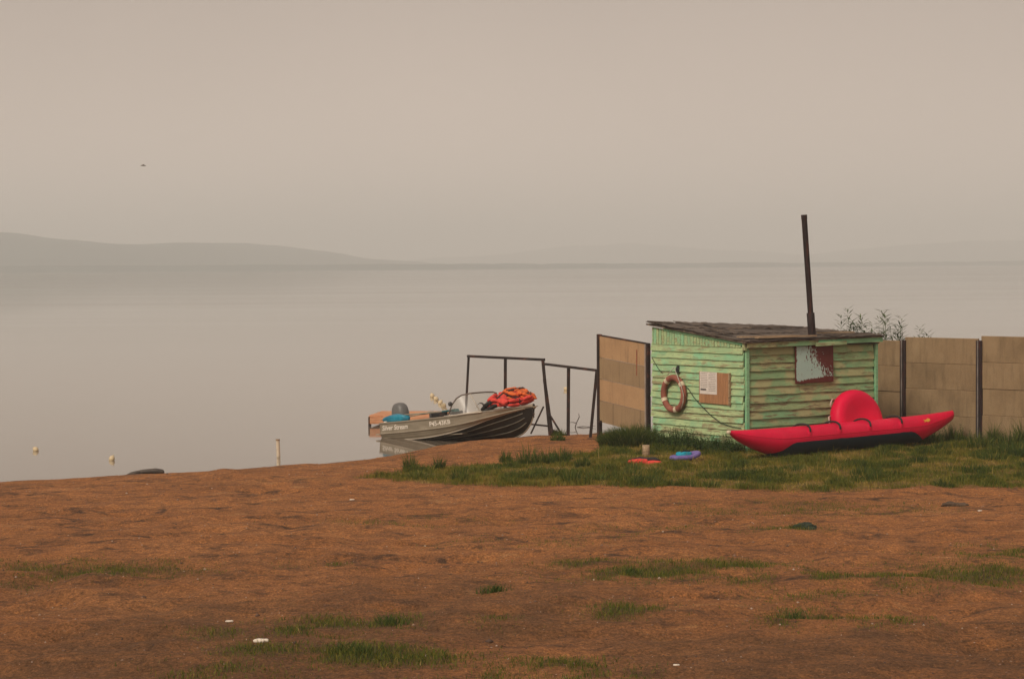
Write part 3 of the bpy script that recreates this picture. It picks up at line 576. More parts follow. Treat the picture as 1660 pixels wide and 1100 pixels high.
mir = MB().tube([(2.12, -.60, .83), (2.16, -.66, .82)], .012, 6).build('mirror_arm', FRM, ws); MB().lathe([(.001, -.03), (.045, -.03), (.05, 0), (.04, .02), (.001, .025)], 12).tf(Matrix.Translation((2.16, -.68, .82)) @ Matrix.Rotation(R(90), 4, 'Y')).build('mirror', SEAT, ws, True)
# lettering laid on the topside plating
def hull_text(body, x0, size, f0, f1, shear=0):
    cu = bpy.data.curves.new('lettering', 'FONT'); cu.body = body; cu.size = size; cu.shear = shear; cu.offset = .0035; ob = bpy.data.objects.new('tmp', cu); col.objects.link(ob)
    bpy.context.view_layer.update(); me = bpy.data.meshes.new_from_object(ob.evaluated_get(bpy.context.evaluated_depsgraph_get())); bpy.data.objects.remove(ob)
    for vtx in me.vertices:
        x = x0 + vtx.co.x; f_ = f0 + (f1 - f0) * vtx.co.y / (size * .72)
        k0, k1 = hz_('knuck', x) + .012, hz_('sheer', x); y0, y1 = hb('knuck', x) - .016, hb('sheer', x) - .01
        vtx.co = (x, -(y0 + (y1 - y0) * f_) - .004, k0 + (k1 - k0) * f_)
    o = link_mesh('lettering', me, WHITE, hull); tag(o, 'white hull lettering'); return o
hull_text('Silver Stream', .06, .15, .28, .75, .25)
hull_text('P45-43KB', 1.52, .15, .22, .70)
# outboard engine
eng = empty('outboard_engine'); eng.parent = boat; eng.location = (-.12, .12, .5)
COWL = simple('grey_cowling', (.145, .145, .14), .45, .12, 4, bump=0); DK = simple('dark_engine_grey', (.04, .04, .042), .5, bump=0)
sec = [(-.04, .13, .10), (.02, .19, .14), (.10, .205, .155), (.20, .20, .155), (.29, .185, .145), (.36, .155, .125), (.405, .10, .085), (.42, .03, .03)]
P = [[(-.02 + a * math.copysign(abs(math.cos(th)) ** .75, math.cos(th)) - .05 * z, b * math.copysign(abs(math.sin(th)) ** .75, math.sin(th)), z) for th in np.linspace(0, 2 * math.pi, 21)[:-1]] for z, a, b in sec]
MB().grid(P, False, True).add(P[0], [tuple(range(20))]).build('cowling', COWL, eng, True)
P = [[(-.02 + a * 1.03 * math.copysign(abs(math.cos(th)) ** .75, math.cos(th)), b * 1.04 * math.copysign(abs(math.sin(th)) ** .75, math.sin(th)), z) for th in np.linspace(0, 2 * math.pi, 21)[:-1]] for z, a, b in [(-.02, .165, .125), (.03, .20, .15), (.09, .206, .156)]]
MB().grid(P, False, True).build('cowling_band', DK, eng, True)
MB().bar((-.04, 0, -.75), (-.02, 0, 0), .10, .16).build('drive_leg', DK, eng, bevel=.02); MB().box((.02, -.11, -.25), (.14, .11, .0)).build('mount_bracket', DK, eng, bevel=.01)
m = MB().box((-.16, -.005, -.70), (.12, .005, -.68))
for a in (0, 120, 240): m.add([(-.2, 0, -.8), (-.21, .11 * math.cos(R(a)) - .04 * math.sin(R(a)), -.8 + .11 * math.sin(R(a)) + .04 * math.cos(R(a))), (-.19, .12 * math.cos(R(a + 25)), -.8 + .12 * math.sin(R(a + 25)))], [(0, 1, 2)])
m.build('propeller', DK, eng)
MB().bar((-.02, -.161, .13), (.11, -.161, .13), .006, .05).build('maker_mark', simple('grey_print', (.35, .36, .37), .6, bump=0), eng)
MB().tube([(3.86, -.03, .64), (3.90, -.04, .55), (3.915, -.04, .42)], .014, 6).build('bow_hook', RUSTF, boat)
MB().box((1.80, -.66, .57), (1.95, -.56, .66)).build('side_bracket', RUSTF, boat, bevel=.01)
boat_top = lambda x, y=0: BM @ Vector((x, y, 0))
# things lying in / on the boat
def on_boat(name, x, y, z, label, cat, rz=0, group=None):
    o = empty(name, (0, 0, 0), 0, label, cat, group); o.matrix_world = BM @ Matrix.Translation((x, y, z)) @ Matrix.Rotation(rz, 4, 'Z'); return o
def pillow(dims, seed, n=14, pinch=.0, e=.6):
    r_ = random.Random(seed); ph = [r_.uniform(0, 6.3) for _ in range(6)]; P = []
    sg = lambda c, p: math.copysign(abs(c) ** p, c)
    for i in range(n + 1):
        a = -math.pi / 2 + math.pi * i / n; row = []
        for j in range(2 * n):
            b = math.pi * j / n; x, y, z = sg(math.cos(a), e) * sg(math.cos(b), e), sg(math.cos(a), e) * sg(math.sin(b), e), sg(math.sin(a), .8)
            w = 1 + .07 * math.sin(4 * x + ph[0] + 2 * y) + .06 * math.sin(5 * y + ph[1] + 3 * z) + .05 * math.sin(7 * x - 4 * y + ph[2])
            row.append((dims[0] * x * w, dims[1] * y * w, dims[2] * z * w))
        P.append(row)
    return MB().grid(P, False, True)
bl = on_boat('rolled_cushion', .36, -.52, .575, 'bright blue padded roll lying on the stern of the motorboat', 'cushion')
m = pillow((.40, .10, .095), 3, 14, e=.85); m.build('roll', (lambda t: t.fin(t.ramp(t.noise(t.coord(), 6, 4), [(.3, (.006, .13, .22)), (.7, (.012, .27, .40))]), .4))(NT('blue_vinyl')), bl, True)
MB().box((-.30, -.105, -.072), (-.22, -.06, -.04)).build('roll_highlight', WHITE, bl, bevel=.01)  # white highlight of the roll, painted as a small white block
OARW = simple('worn_oar_wood', (.36, .31, .23), .7); TEAL = simple('teal_paint', (.02, .15, .17), .6, .3)
oa = on_boat('oar', .75, -.50, .60, 'teal bladed oar lying along the near gunwale of the motorboat', 'oar')
MB().tube([(-.15, .0, .05), (1.25, .0, .075)], .016, 7).build('shaft', OARW, oa, True)
MB().add([(1.0, -.05, .06), (1.45, -.06, .05), (1.45, .06, .05), (1.0, .03, .06), (1.0, -.05, .085), (1.42, -.07, .115), (1.42, .05, .115), (1.0, .03, .085)], [(0,3,2,1),(4,5,6,7),(0,1,5,4),(1,2,6,5),(2,3,7,6),(3,0,4,7)]).build('blade', TEAL, oa, bevel=.012)
oa2 = on_boat('oar', .62, -.38, .60, 'short teal paddle lying beside the oar in the motorboat', 'oar')
MB().tube([(-.1, .0, .0), (.5, -.02, .05)], .014, 7).build('shaft', OARW, oa2, True)
MB().add([(.42, -.06, .03), (.72, -.07, .05), (.72, .05, .05), (.42, .04, .03), (.42, -.06, .06), (.7, -.07, .09), (.7, .05, .09), (.42, .04, .06)], [(0,3,2,1),(4,5,6,7),(0,1,5,4),(1,2,6,5),(2,3,7,6),(3,0,4,7)]).build('blade', TEAL, oa2, bevel=.012)
# life jackets heaped on the foredeck
def fabric(name, c):
    t = NT(name); v = t.coord('Object'); f = t.noise(v, 7, 5); t.bump(t.noise(v, 12, 5, .6, 1.0), .8, .03); return t.fin(t.ramp(f, [(.3, tuple(x * .6 for x in c)), (.55, c), (.75, tuple(min(1, x * 1.2) for x in c))]), .8)
CORAL = fabric('coral_red_nylon', (.75, .062, .045)); ORNG = fabric('orange_nylon', (.80, .16, .03)); BLK = fabric('black_nylon', (.018, .02, .022)); STRAP = simple('black_strap', (.015, .013, .014), .7, bump=0)
def jacket(x, y, z, tiltx, tilty, rz, mat, inner, seed, label, sc=1.):
    o = on_boat('life_jacket', x, y, z, label, 'life jacket', group='life jackets heaped on the foredeck')
    o.matrix_world = BM @ Matrix.Translation((x, y, z)) @ Euler((tiltx, tilty, rz)).to_matrix().to_4x4() @ Matrix.Scale(sc, 4)
    m = pillow((.20, .24, .045), seed, 10, e=.45); m.build('back_panel', mat, o, True)
    for s in (-1, 1):
        p = pillow((.19, .10, .04), seed + s + 5, 9, e=.45).tf(Matrix.Translation((.03, s * .135, .085)) @ Matrix.Rotation(s * .25, 4, 'X')).build('front_panel', mat, o, True)
        MB().tube([(.05, s * .23, .02), (.06, s * .25, .09), (.05, s * .17, .155), (.05, s * .06, .15)], .012, 5).build('strap', STRAP, p)
    pillow((.07, .17, .05), seed + 9, 8).tf(Matrix.Translation((-.22, 0, .07)) @ Matrix.Rotation(-.5, 4, 'Y')).build('collar', mat, o, True)
    MB().bar((-.02, -.21, .148), (-.02, .21, .148), .035, .008).build('belt', STRAP, o)
    pillow((.14, .19, .03), seed + 2, 8).tf(Matrix.Translation((0, 0, .045))).build('lining', inner, o, True)
jacket(3.12, -.10, .80, .35, .12, .3, CORAL, BLK, 11, 'coral red life jacket at the left of the heap on the bow')
jacket(3.42, -.16, .76, .25, -.1, 1.3, CORAL, BLK, 12, 'crumpled coral life jacket at the near edge of the bow heap')
jacket(3.36, .05, .90, .1, .25, -.3, ORNG, CORAL, 13, 'orange life jacket on top of the heap on the bow')
jacket(3.72, .0, .76, -.3, .35, 2.4, CORAL, BLK, 14, 'small coral life jacket at the bow tip', .62)
jacket(2.93, -.12, .72, .2, -.35, .1, BLK, CORAL, 15, 'black life jacket behind the windscreen end of the heap')
jacket(3.60, .14, .84, .2, .4, .8, ORNG, BLK, 16, 'orange life jacket slumped at the far side of the heap', .8)

# wooden raft behind the stern
raft = empty('wooden_raft', (-2.47, 52.4, WATER), R(-8), 'orange brown wooden raft floating behind the motorboat stern', 'raft')
t = NT('raft_wood'); v = t.coord('Object', (1, 9, 9), rand=20); RW = t.bump(t.noise(v, 5, 6), .4, .005).fin(t.ramp(t.noise(v, 2.0, 7, .7), [(.3, (.36, .14, .065)), (.5, (.62, .29, .145)), (.7, (.72, .40, .22))]), .8)
for k in range(8): MB().box((-.78, -.75 + k * .19, .225 + .004 * (k % 2)), (1.2, -.75 + k * .19 + .175, .255 + .004 * (k % 2))).build('deck_plank', RW, raft)
for z0, z1 in ((.055, .135), (.142, .222)):
    MB().box((-.76, -.772, z0), (1.18, -.75, z1)).build('side_plank', RW, raft); MB().box((-.80, -.76, z0), (-.775, .72, z1)).build('side_plank', RW, raft)
for x, y in ((-.77, -.73), (1.15, -.73), (-.77, .7), (1.15, .7)): MB().box((x - .03, y - .03, -.3), (x + .03, y + .03, .22)).build('leg', RUSTF, raft)

# floats on the water
FL = simple('cream_float', (.72, .58, .36), .5, .15, 4, bump=0)
fm = MB().lathe([(.001, -.075), (.05, -.06), (.068, -.02), (.07, .02), (.05, .06), (.018, .078), (.014, .095), (.001, .097)], 12).mesh('float_body', True)
knot = MB().tube([(0, 0, .09), (.01, 0, .12), (-.005, .01, .105)], .008, 5).mesh('rope_loop')
FLOATS = [(-9.75, 45.3, 'cream float on open water nearest the left edge'), (-7.78, 43.0, 'cream float on water above the dark driftwood'), (-2.28, 63.18, 'farthest float of the line behind the motorboat'),
          (-2.12, 61.7, 'second float from the far end of the line behind the motorboat'), (-1.95, 60.02, 'third float from the far end of the line behind the motorboat'), (-1.82, 58.8, 'nearest float of the line behind the motorboat'),
          (.17, 65.7, 'float just above the orange life jackets'), (1.61, 66.2, 'float beside the middle leg of the right metal frame')]
for k, (x, y, lb) in enumerate(FLOATS):
    e_ = empty('float', (x, y, WATER + .03), 0, lb, 'float', 'swimming area floats'); b_ = link_mesh('float_body', fm, FL, e_); b_.rotation_euler = (random.uniform(.2, 1.2), 0, random.uniform(0, 6)); 
    b_.scale = (.95,) * 3 if y > 55 else (.8,) * 3
    kn = link_mesh('rope_loop', knot, ROPE, b_)
tag(MB().tube([(-2.28, 63.18, WATER + .01), (-2.2, 62.4, WATER + .01), (-2.12, 61.7, WATER + .01), (-1.95, 60.02, WATER + .01), (-1.82, 58.8, WATER + .01), (-1.6, 56.5, WATER + .0)], .014, 5).build('float_line', simple('wet_float_rope', (.42, .30, .16), .8), None), 'tan rope joining the floats behind the motorboat', 'rope')

# white post and driftwood at the water's edge
wp = empty('white_post', (-4.37, 41.3, tz1(-4.37, 41.3)), 0, 'short whitish post standing at the edge of the water', 'post')
t = NT('whitewash'); v = t.coord('Object', (3, 3, 3)); WW = t.fin(t.ramp(t.noise(v, 3, 5), [(.3, (.36, .29, .2)), (.5, (.66, .57, .43))]), .8)
MB().tube([(0, 0, -.2), (.004, 0, .2), (-.006, 0, .47), (-.006, 0, .50)], [.036, .035, .034, .030], 10).build('shaft', WW, wp); MB().tube([(-.006, 0, .478), (-.006, 0, .505)], .04, 10).build('cap', BARE, wp)
t = NT('wet_driftwood'); v = t.coord('Object', (2, 8, 8)); DW = t.bump(t.noise(v, 4, 5), .5, .01).fin(t.ramp(t.noise(v, 3, 6), [(.3, (.035, .03, .026)), (.7, (.12, .095, .075))]), .7)
dm = MB().tube([(-.36, .02, .0), (-.25, 0, .035), (-.05, .02, .06), (.18, .0, .075), (.30, -.02, .06), (.32, -.03, .05)], [.012, .032, .044, .05, .04, .02], 8)
dm.tube([(-.1, 0, .05), (-.3, -.1, .02), (-.45, -.12, .0)], [.03, .02, .008], 6)
tag(dm.build('driftwood_log', DW, None, True, loc=(-6.60, 39.85, WATER + .0), rot=(0, 0, R(8))), 'dark wet driftwood log lying at the waterline', 'driftwood')
tw = MB().tube([(0, 0, -.1), (.05, 0, .08), (.12, .02, .22), (.10, .02, .30)], [.014, .012, .01, .005], 5); tw.tube([(.05, 0, .08), (-.05, 0, .1), (-.12, 0, .085)], [.01, .008, .004], 5); tw.tube([(.06, 0, -.02), (.2, 0, -.0), (.35, .0, -.01), (.5, 0, .02)], [.01, .01, .008, .004], 5)
tag(tw.build('driftwood_branch', DW, None, loc=(1.42, 51.0, WATER + .02)), 'thin branch sticking out of the water inside the right metal frame', 'branch')

# ================================================================== banana boat and round inflatable
def pvc(name, c, rough=.38):
    t = NT(name); v = t.coord('Object'); t.bump(t.noise(v, 4, 4), .12, .04); return t.fin(t.ramp(t.noise(v, 2, 5), [(.3, tuple(x * .82 for x in c)), (.7, c)]), rough, spec=.2)
REDP = pvc('red_pvc', (.80, .004, .055), .5); GREYP = pvc('dark_grey_pvc', (.022, .04, .06), .5)
P0, P1 = Vector((3.70, 38.0, 0)), Vector((8.40, 42.3, 0)); ax = (P1 - P0); BLn = ax.length
g0, g1 = tz1(4.4, 38.4), tz1(7.8, 41.6)
ban = empty('banana_boat', P0, math.atan2(ax.y, ax.x), 'long red inflatable banana boat with dark grey underside lying on the grass', 'inflatable boat')
HPOS = [.30 * BLn, .43 * BLn, .565 * BLn, .71 * BLn]
def brad(s):
    e_ = min(s, BLn - s); r = .245 * (min(1, max(0, e_ / 1.15)) ** .62) if e_ < 1.15 else .245
    r = max(r, .03)
    if s > BLn - 1.15: q = (BLn - s) / 1.15; r = .066 + .179 * q ** .75
    if s > BLn - .06: r = max(.01, .07 * math.sqrt(max(0, 1 - ((s - BLn + .06) / .06) ** 2)))
    for h in HPOS: r -= .007 * math.exp(-((s - h) / .05) ** 2)
    return r
def btop(s): return .50 + .03 * ((s - BLn / 2) / (BLn / 2)) ** 4 * (1 if s < BLn / 2 else 1.6) + .02 * s / BLn
def bsec(s, a, k=1.): r = brad(s) * k; return (s, -r * math.sin(a) * 1.0, btop(s) - brad(s) + r * math.cos(a))
ss = np.concatenate([np.linspace(0, .3, 8)[:-1], np.linspace(.3, BLn - .3, 70), np.linspace(BLn - .3, BLn, 8)[1:]])
m = MB().grid([[bsec(s, 2 * math.pi * j / 28) for j in range(28)] for s in ss], False, True); m.add([bsec(0, 2 * math.pi * j / 28) for j in range(28)], [tuple(range(28))]); m.add([bsec(BLn, 2 * math.pi * j / 28) for j in range(28)], [tuple(range(28))]); m.build('tube', REDP, ban, True)
sb = np.linspace(.95, BLn - 1.05, 40)
def bspan(s): q = min((s - .95) / .5, (BLn - 1.05 - s) / .5, 1); return R(8) + R(80) * max(0, q) ** .6
m = MB().grid([[bsec(s, math.pi + bspan(s) * w, 1.035) for w in np.linspace(-1, 1, 15)] for s in sb]); m.build('underside_panel', GREYP, ban, True)
for w in (1.28, -1.28): MB().tube([bsec(s, w + .0 * s, 1.004) for s in ss[3:-3]], .006, 5).build('seam', REDP, ban, True)
for h in HPOS:
    m = MB(); pts = [bsec(h + .06 * math.sin(w * 3), w, 1.04 + .12 * math.sin(math.pi * (w + .55) / 1.5) * (1 if -.55 < w < .95 else 0)) for w in np.linspace(-.55, .95, 10)]
    m.tube(pts, .018, 7); m.build('handle', STRAP, ban, True)
    for w in (-.6, 1.0):
        c_ = Vector(bsec(h, w, 1.012)); m = MB(); m.lathe([(.001, .006), (.05, .005), (.06, -.006)], 12); n_ = Vector((0, -math.sin(w), math.cos(w))); m.tf(Matrix.Translation(c_) @ n_.to_track_quat('Z', 'Y').to_matrix().to_4x4()); m.build('handle_patch', REDP, ban, True)
MB().lathe([(.001, -.03), (.026, -.025), (.034, 0), (.03, .04)], 12).tf(Matrix.Translation((0, 0, btop(0) - .03)) @ Matrix.Rotation(R(90), 4, 'Y')).build('tip_cap', CREAM, ban, True)
YEL = simple('yellow_print', (.80, .42, .05), .6, .1, bump=0); s0 = BLn - 1.05
def pt_on(s, w): return bsec(s, w, 1.012)
fish = [(s0 - .10, .74), (s0 - .06, .84), (s0, .80), (s0 + .07, .72), (s0 + .12, .82), (s0 + .10, .98), (s0 + .02, 1.06), (s0 - .05, .96), (s0 - .10, 1.04), (s0 - .08, .9)]
MB().add([pt_on(*q) for q in fish], [tuple(range(len(fish)))]).build('yellow_emblem', YEL, ban)
# round towable ring leaning against the shed
dc = Vector((6.35, 40.86, 0)); nrm = Vector((.559, -.829, 0)); disc = empty('round_inflatable', (dc.x, dc.y, tz1(dc.x, dc.y)), 0, 'red round inflatable towing ring leaning on the shed behind the banana boat', 'inflatable ring')
tiltM = Matrix.Translation((0, 0, .50)) @ nrm.to_track_quat('Z', 'Y').to_matrix().to_4x4() @ Matrix.Rotation(R(-14), 4, 'X')
prof = [(.001, .115), (.15, .118), (.28, .13), (.38, .15), (.46, .155), (.52, .135), (.565, .09), (.585, .03), (.585, -.04), (.565, -.10), (.51, -.145), (.4, -.16), (.001, -.15)]
MB().lathe(prof, 48).tf(tiltM).build('cushion', REDP, disc, True)
for a in (176, 142, 20, -20, 215):
    c0 = [(.55 * math.cos(R(a + q)) * k, .55 * math.sin(R(a + q)) * k, -.02 - .05 * abs(q) / 9) for q, k in ((-9, 1.05), (-6, 1.15), (0, 1.2), (6, 1.15), (9, 1.05))]
    MB().tube(c0, .014, 6).tf(tiltM).build('grab_loop', simple('pink_webbing', (.62, .45, .40), .7) if a == 176 else bpy.data.materials['pink_webbing'], disc, True)

# ================================================================== small things on the grass
def ground_at(x, y): return (x, y, tz1(x, y))
vest = empty('swim_vest', ground_at(2.22, 37.7), R(12), 'red and black swim vest dropped on the grass left of the shed', 'swim vest')
pillow((.17, .11, .05), 31, 9).tf(Matrix.Translation((-.1, -.06, .06))).build('red_panel', CORAL, vest, True); pillow((.17, .09, .035), 32, 9).tf(Matrix.Translation((.13, -.08, .04))).build('red_panel', CORAL, vest, True)
pillow((.22, .13, .045), 33, 9).tf(Matrix.Translation((.08, .12, .07))).build('black_panel', BLK, vest, True); MB().tube([(-.25, -.05, .05), (-.2, .1, .09), (0, .16, .12), (.2, .05, .09)], .012, 5).build('strap', STRAP, vest)
flo = empty('child_float', ground_at(2.98, 38.25), R(40), 'small purple and turquoise float lying on the grass before the shed', 'float')
PUR = simple('purple_foam', (.20, .15, .42), .6, .2, 5); TUR = fabric('turquoise_nylon', (.01, .36, .50))
m = MB(); P = [[(.30 * math.cos(a) * (1 + .16 * math.cos(b)), .13 * math.sin(a) * (1 + .3 * math.cos(b)), .07 + .045 * math.sin(b) + .05 * max(0, math.cos(a))) for b in np.linspace(0, 2 * math.pi, 9)[:-1]] for a in np.linspace(0, 2 * math.pi, 29)[:-1]]
m.grid(P, True, True).build('rim', PUR, flo, True); pillow((.17, .085, .06), 41, 9).tf(Matrix.Translation((-.03, 0, .105))).build('middle', TUR, flo, True); MB().tube([(-.18, -.02, .12), (-.05, .0, .175), (.12, .02, .17)], .016, 5).build('strap', STRAP, flo)
stp = empty('wooden_stub', ground_at(2.36, 39.25), 0, 'sawn wooden post stub standing beside the shed corner', 'stump')
MB().tube([(0, 0, -.15), (.004, 0, .1), (.0, 0, .19)], [.068, .065, .066], 12).build('stub', BARE, stp, True); MB().tube([(0, 0, .185), (0, 0, .193)], .062, 12).build('sawn_top', simple('sawn_wood', (.42, .30, .19), .8), stp)

# ================================================================== vegetation
def blade_mesh(name, x, y, z, h, w, lean, az, tint, mat, curl=.5):
    n = len(x); ca, sa = np.cos(az), np.sin(az); f = rng.uniform(0, 2 * np.pi, n); wx, wy = np.cos(f) * w / 2, np.sin(f) * w / 2
    mid = .55; lx, ly = ca * lean * h, sa * lean * h
    V = np.zeros((n, 5, 3))
    V[:, 0] = np.stack([x - wx, y - wy, z - .01], -1); V[:, 1] = np.stack([x + wx, y + wy, z - .01], -1)
    mx_, my_, mz_ = x + lx * .35, y + ly * .35, z + h * mid
    V[:, 2] = np.stack([mx_ + wx * .8, my_ + wy * .8, mz_], -1); V[:, 3] = np.stack([mx_ - wx * .8, my_ - wy * .8, mz_], -1)
    V[:, 4] = np.stack([x + lx, y + ly, z + h * (1 - curl * lean * .5)], -1)
    b = (np.arange(n) * 5)[:, None]; F = np.concatenate([b + np.array([0, 1, 2, 3]), b + np.array([3, 2, 4])], 1)
    return np_mesh(name, V.reshape(-1, 3), F.ravel(), np.tile([4, 3], n), mat, dict(tint=np.repeat(tint, 5)))
def grass_mat(name, stops):
    t = NT(name); c = t.ramp(t.attr('tint'), stops); tl = t.n('BsdfTranslucent'); t.put(tl.inputs[0], c); t.fin(c, .7, spec=.2); mxs = t.n('MixShader'); mxs.inputs[0].default_value = .3
    t.t.links.new(t.b.outputs[0], mxs.inputs[1]); t.t.links.new(tl.outputs[0], mxs.inputs[2]); t.t.links.new(mxs.outputs[0], t.out.inputs[0]); return t.m
GRASS = grass_mat('grass_blades', [(0, (.04, .07, .014)), (.35, (.115, .14, .02)), (.62, (.20, .18, .027)), (.85, (.31, .225, .045)), (1, (.42, .30, .10))])
DGRASS = grass_mat('dark_grass_blades', [(0, (.025, .05, .012)), (.5, (.07, .11, .02)), (.85, (.16, .18, .035)), (1, (.32, .27, .09))])
# lawn strip
N = 330000; x = rng.uniform(-2.6, 10.5, N); y = rng.uniform(32.6, 45, N); k = lawn_mask(x, y); n1 = fbm(x * .9, y * .7, 71, 4); n2 = fbm(x * 2.6, y * 2.2, 77, 3)
inshed = (((x - SC[0]) * math.cos(SA) + (y - SC[1]) * math.sin(SA)) > 0) & ((-(x - SC[0]) * math.sin(SA) + (y - SC[1]) * math.cos(SA)) > 0)
keep = (rng.random(N) < k * (.30 + 1.2 * sstep(.3, .6, n2))) & ~inshed; x, y, n1, n2 = x[keep], y[keep], n1[keep], n2[keep]; n = len(x)
h = (.03 + .055 * rng.random(n)) * (.65 + 1.5 * sstep(.4, .7, n2)); tint = np.clip(.57 - 1.6 * (n2 - .46) + .9 * (n1 - .47) + rng.normal(0, .12, n) - .012 * (x - 2), 0, 1)
tag(link_mesh('grass', blade_mesh('lawn', x, y, tz(x, y), h, rng.uniform(.006, .012, n), rng.uniform(.2, 1.0, n), rng.uniform(0, 6.28, n), tint, GRASS)), 'yellowish green grass strip in front of the shed', 'grass', kind='stuff')
n = 5200; x = rng.uniform(-2.4, 10, n); y = rng.uniform(33.2, 43, n); ins = (((x - SC[0]) * math.cos(SA) + (y - SC[1]) * math.sin(SA)) > 0) & ((-(x - SC[0]) * math.sin(SA) + (y - SC[1]) * math.cos(SA)) > 0)
kp = (rng.random(n) < lawn_mask(x, y) * sstep(.35, .6, fbm(x * 1.7, y * 1.5, 83, 3)) * 1.3) & ~ins; x, y = x[kp], y[kp]; n = len(x)
tag(link_mesh('dry_stalks', blade_mesh('stalks', x, y, tz(x, y), .07 + .16 * rng.random(n) ** 2, rng.uniform(.005, .010, n), rng.uniform(.1, .9, n), rng.uniform(0, 6.28, n), np.clip(rng.normal(.72, .25, n), 0, 1), GRASS)), 'thin dry stalks standing above the lawn', 'grass', kind='stuff')
# taller tufts
T = [(-1.72, 37.25, .30, .16), (-1.24, 37.2, .24, .15), (.25, 37.7, .34, .26), (.57, 37.9, .28, .26), (.80, 37.7, .28, .2), (1.17, 37.1, .24, .16), (.9, 34.4, .24, .22), (-.84, 35.0, .20, .2), (-.12, 38.5, .20, .15), (.95, 38.6, .22, .12),
     (3.41, 35.2, .18, .28), (2.17, 34.1, .15, .25), (7.46, 35.8, .16, .35), (5.6, 35.4, .14, .3), (-1.5, 35.6, .10, .4), (.1, 35.2, .14, .25), (1.3, 34.6, .17, .25), (.45, 36.2, .13, .3), (6.4, 36.8, .14, .3), (1.9, 35.6, .13, .25), (4.6, 36.3, .13, .3), (-.35, 36.6, .12, .2),
     (8.2, 38.0, .15, .4), (2.0, 36.4, .13, .25), (.9, 44.2, .16, .2), (1.0, 46.9, .16, .25), (8.6, 40.8, .3, .35), (9.3, 41.3, .33, .3), (9.9, 40.9, .36, .35), (7.9, 41.9, .28, .3), (8.4, 42.2, .32, .2), (9.6, 41.7, .5, .15), (9.1, 41.9, .4, .12), (9.0, 39.6, .2, .5), (3.0, 33.6, .12, .2), (5.0, 33.9, .12, .3)]
X_, Y_, H_, L_, A_, C_ = [], [], [], [], [], []
for tx, ty, th, tr_ in T:
    n = int(160 + 700 * tr_); a = rng.uniform(0, 6.28, n); q = tr_ * np.sqrt(rng.random(n)) * .75
    X_.append(tx + q * np.cos(a)); Y_.append(ty + q * np.sin(a)); H_.append(1.2 * th * (.25 + 1.0 * rng.random(n) ** 1.6) * (1.05 - .6 * (q / tr_ / .75) ** 1.5)); L_.append(rng.uniform(.1, .7, n) * (.4 + q / tr_)); A_.append(a + rng.normal(0, .6, n)); C_.append(np.clip(rng.normal(.5 if th > .13 else .65, .2, n), 0, 1))
X_, Y_, H_, L_, A_, C_ = map(np.concatenate, (X_, Y_, H_, L_, A_, C_))
tag(link_mesh('tall_grass', blade_mesh('tufts', X_, Y_, tz(X_, Y_), H_, rng.uniform(.006, .013, len(X_)), L_, A_, C_, DGRASS)), 'dark green taller grass tufts standing out of the lawn', 'grass', kind='stuff')
# foreground patches
N = 420000; x = rng.uniform(-6.3, 6.3, N); y = 15 + 17 * rng.random(N) ** 1.5; k = patch_mask(x, y); keep = rng.random(N) < k * 1.5; x, y, k = x[keep], y[keep], k[keep]; n = len(x)
tag(link_mesh('sparse_grass', blade_mesh('sparse', x, y, tz(x, y), (.018 + .055 * rng.random(n)) * (.6 + .6 * k), rng.uniform(.003, .007, n), rng.uniform(.3, 1.3, n), rng.uniform(0, 6.28, n), np.clip(rng.normal(.36, .22, n), 0, 1), GRASS)),
    'thin green grass patches on the foreground sand', 'grass', kind='stuff')
x0_ = np.array([-.22, -.17, 3.52, 3.62, -1.05, -1.2, 2.45, 1.2, -1.35, 3.56]); y0_ = np.array([21.2, 21.25, 27.5, 27.55, 18.95, 17.2, 19.2, 22.8, 17.25, 27.5]); x = np.repeat(x0_, 90) + rng.normal(0, .06, 900); y = np.repeat(y0_, 90) + rng.normal(0, .05, 900)
tag(link_mesh('grass_clumps', blade_mesh('clumps', x, y, tz(x, y), rng.uniform(.05, .12, 900), rng.uniform(.004, .008, 900), rng.uniform(.3, 1.2, 900), rng.uniform(0, 6.28, 900), np.clip(rng.normal(.4, .2, 900), 0, 1), DGRASS)), 'small dark grass clumps on the bare sand', 'grass', kind='stuff')
# bush of long grass by the gate leaf
n = 5200; a = rng.uniform(0, 6.28, n); q = np.sqrt(rng.random(n)); bx, by = 2.2 + .56 * q * np.cos(a), 41.75 + .5 * q * np.sin(a); bh = .46 * (1 - .55 * q ** 2) * rng.uniform(.5, 1.1, n)
bsh = link_mesh('bush', blade_mesh('bush', bx - 2.2, by - 41.75, tz(bx, by) - tz1(2.2, 41.75), bh, rng.uniform(.008, .016, n), rng.uniform(.2, .8, n) * (.3 + q), a + rng.normal(0, .5, n), np.clip(rng.normal(.5, .22, n), 0, 1), DGRASS)); bsh.location = ground_at(2.2, 41.75)
tag(bsh, 'rounded dark green grassy bush below the gate leaf', 'bush')
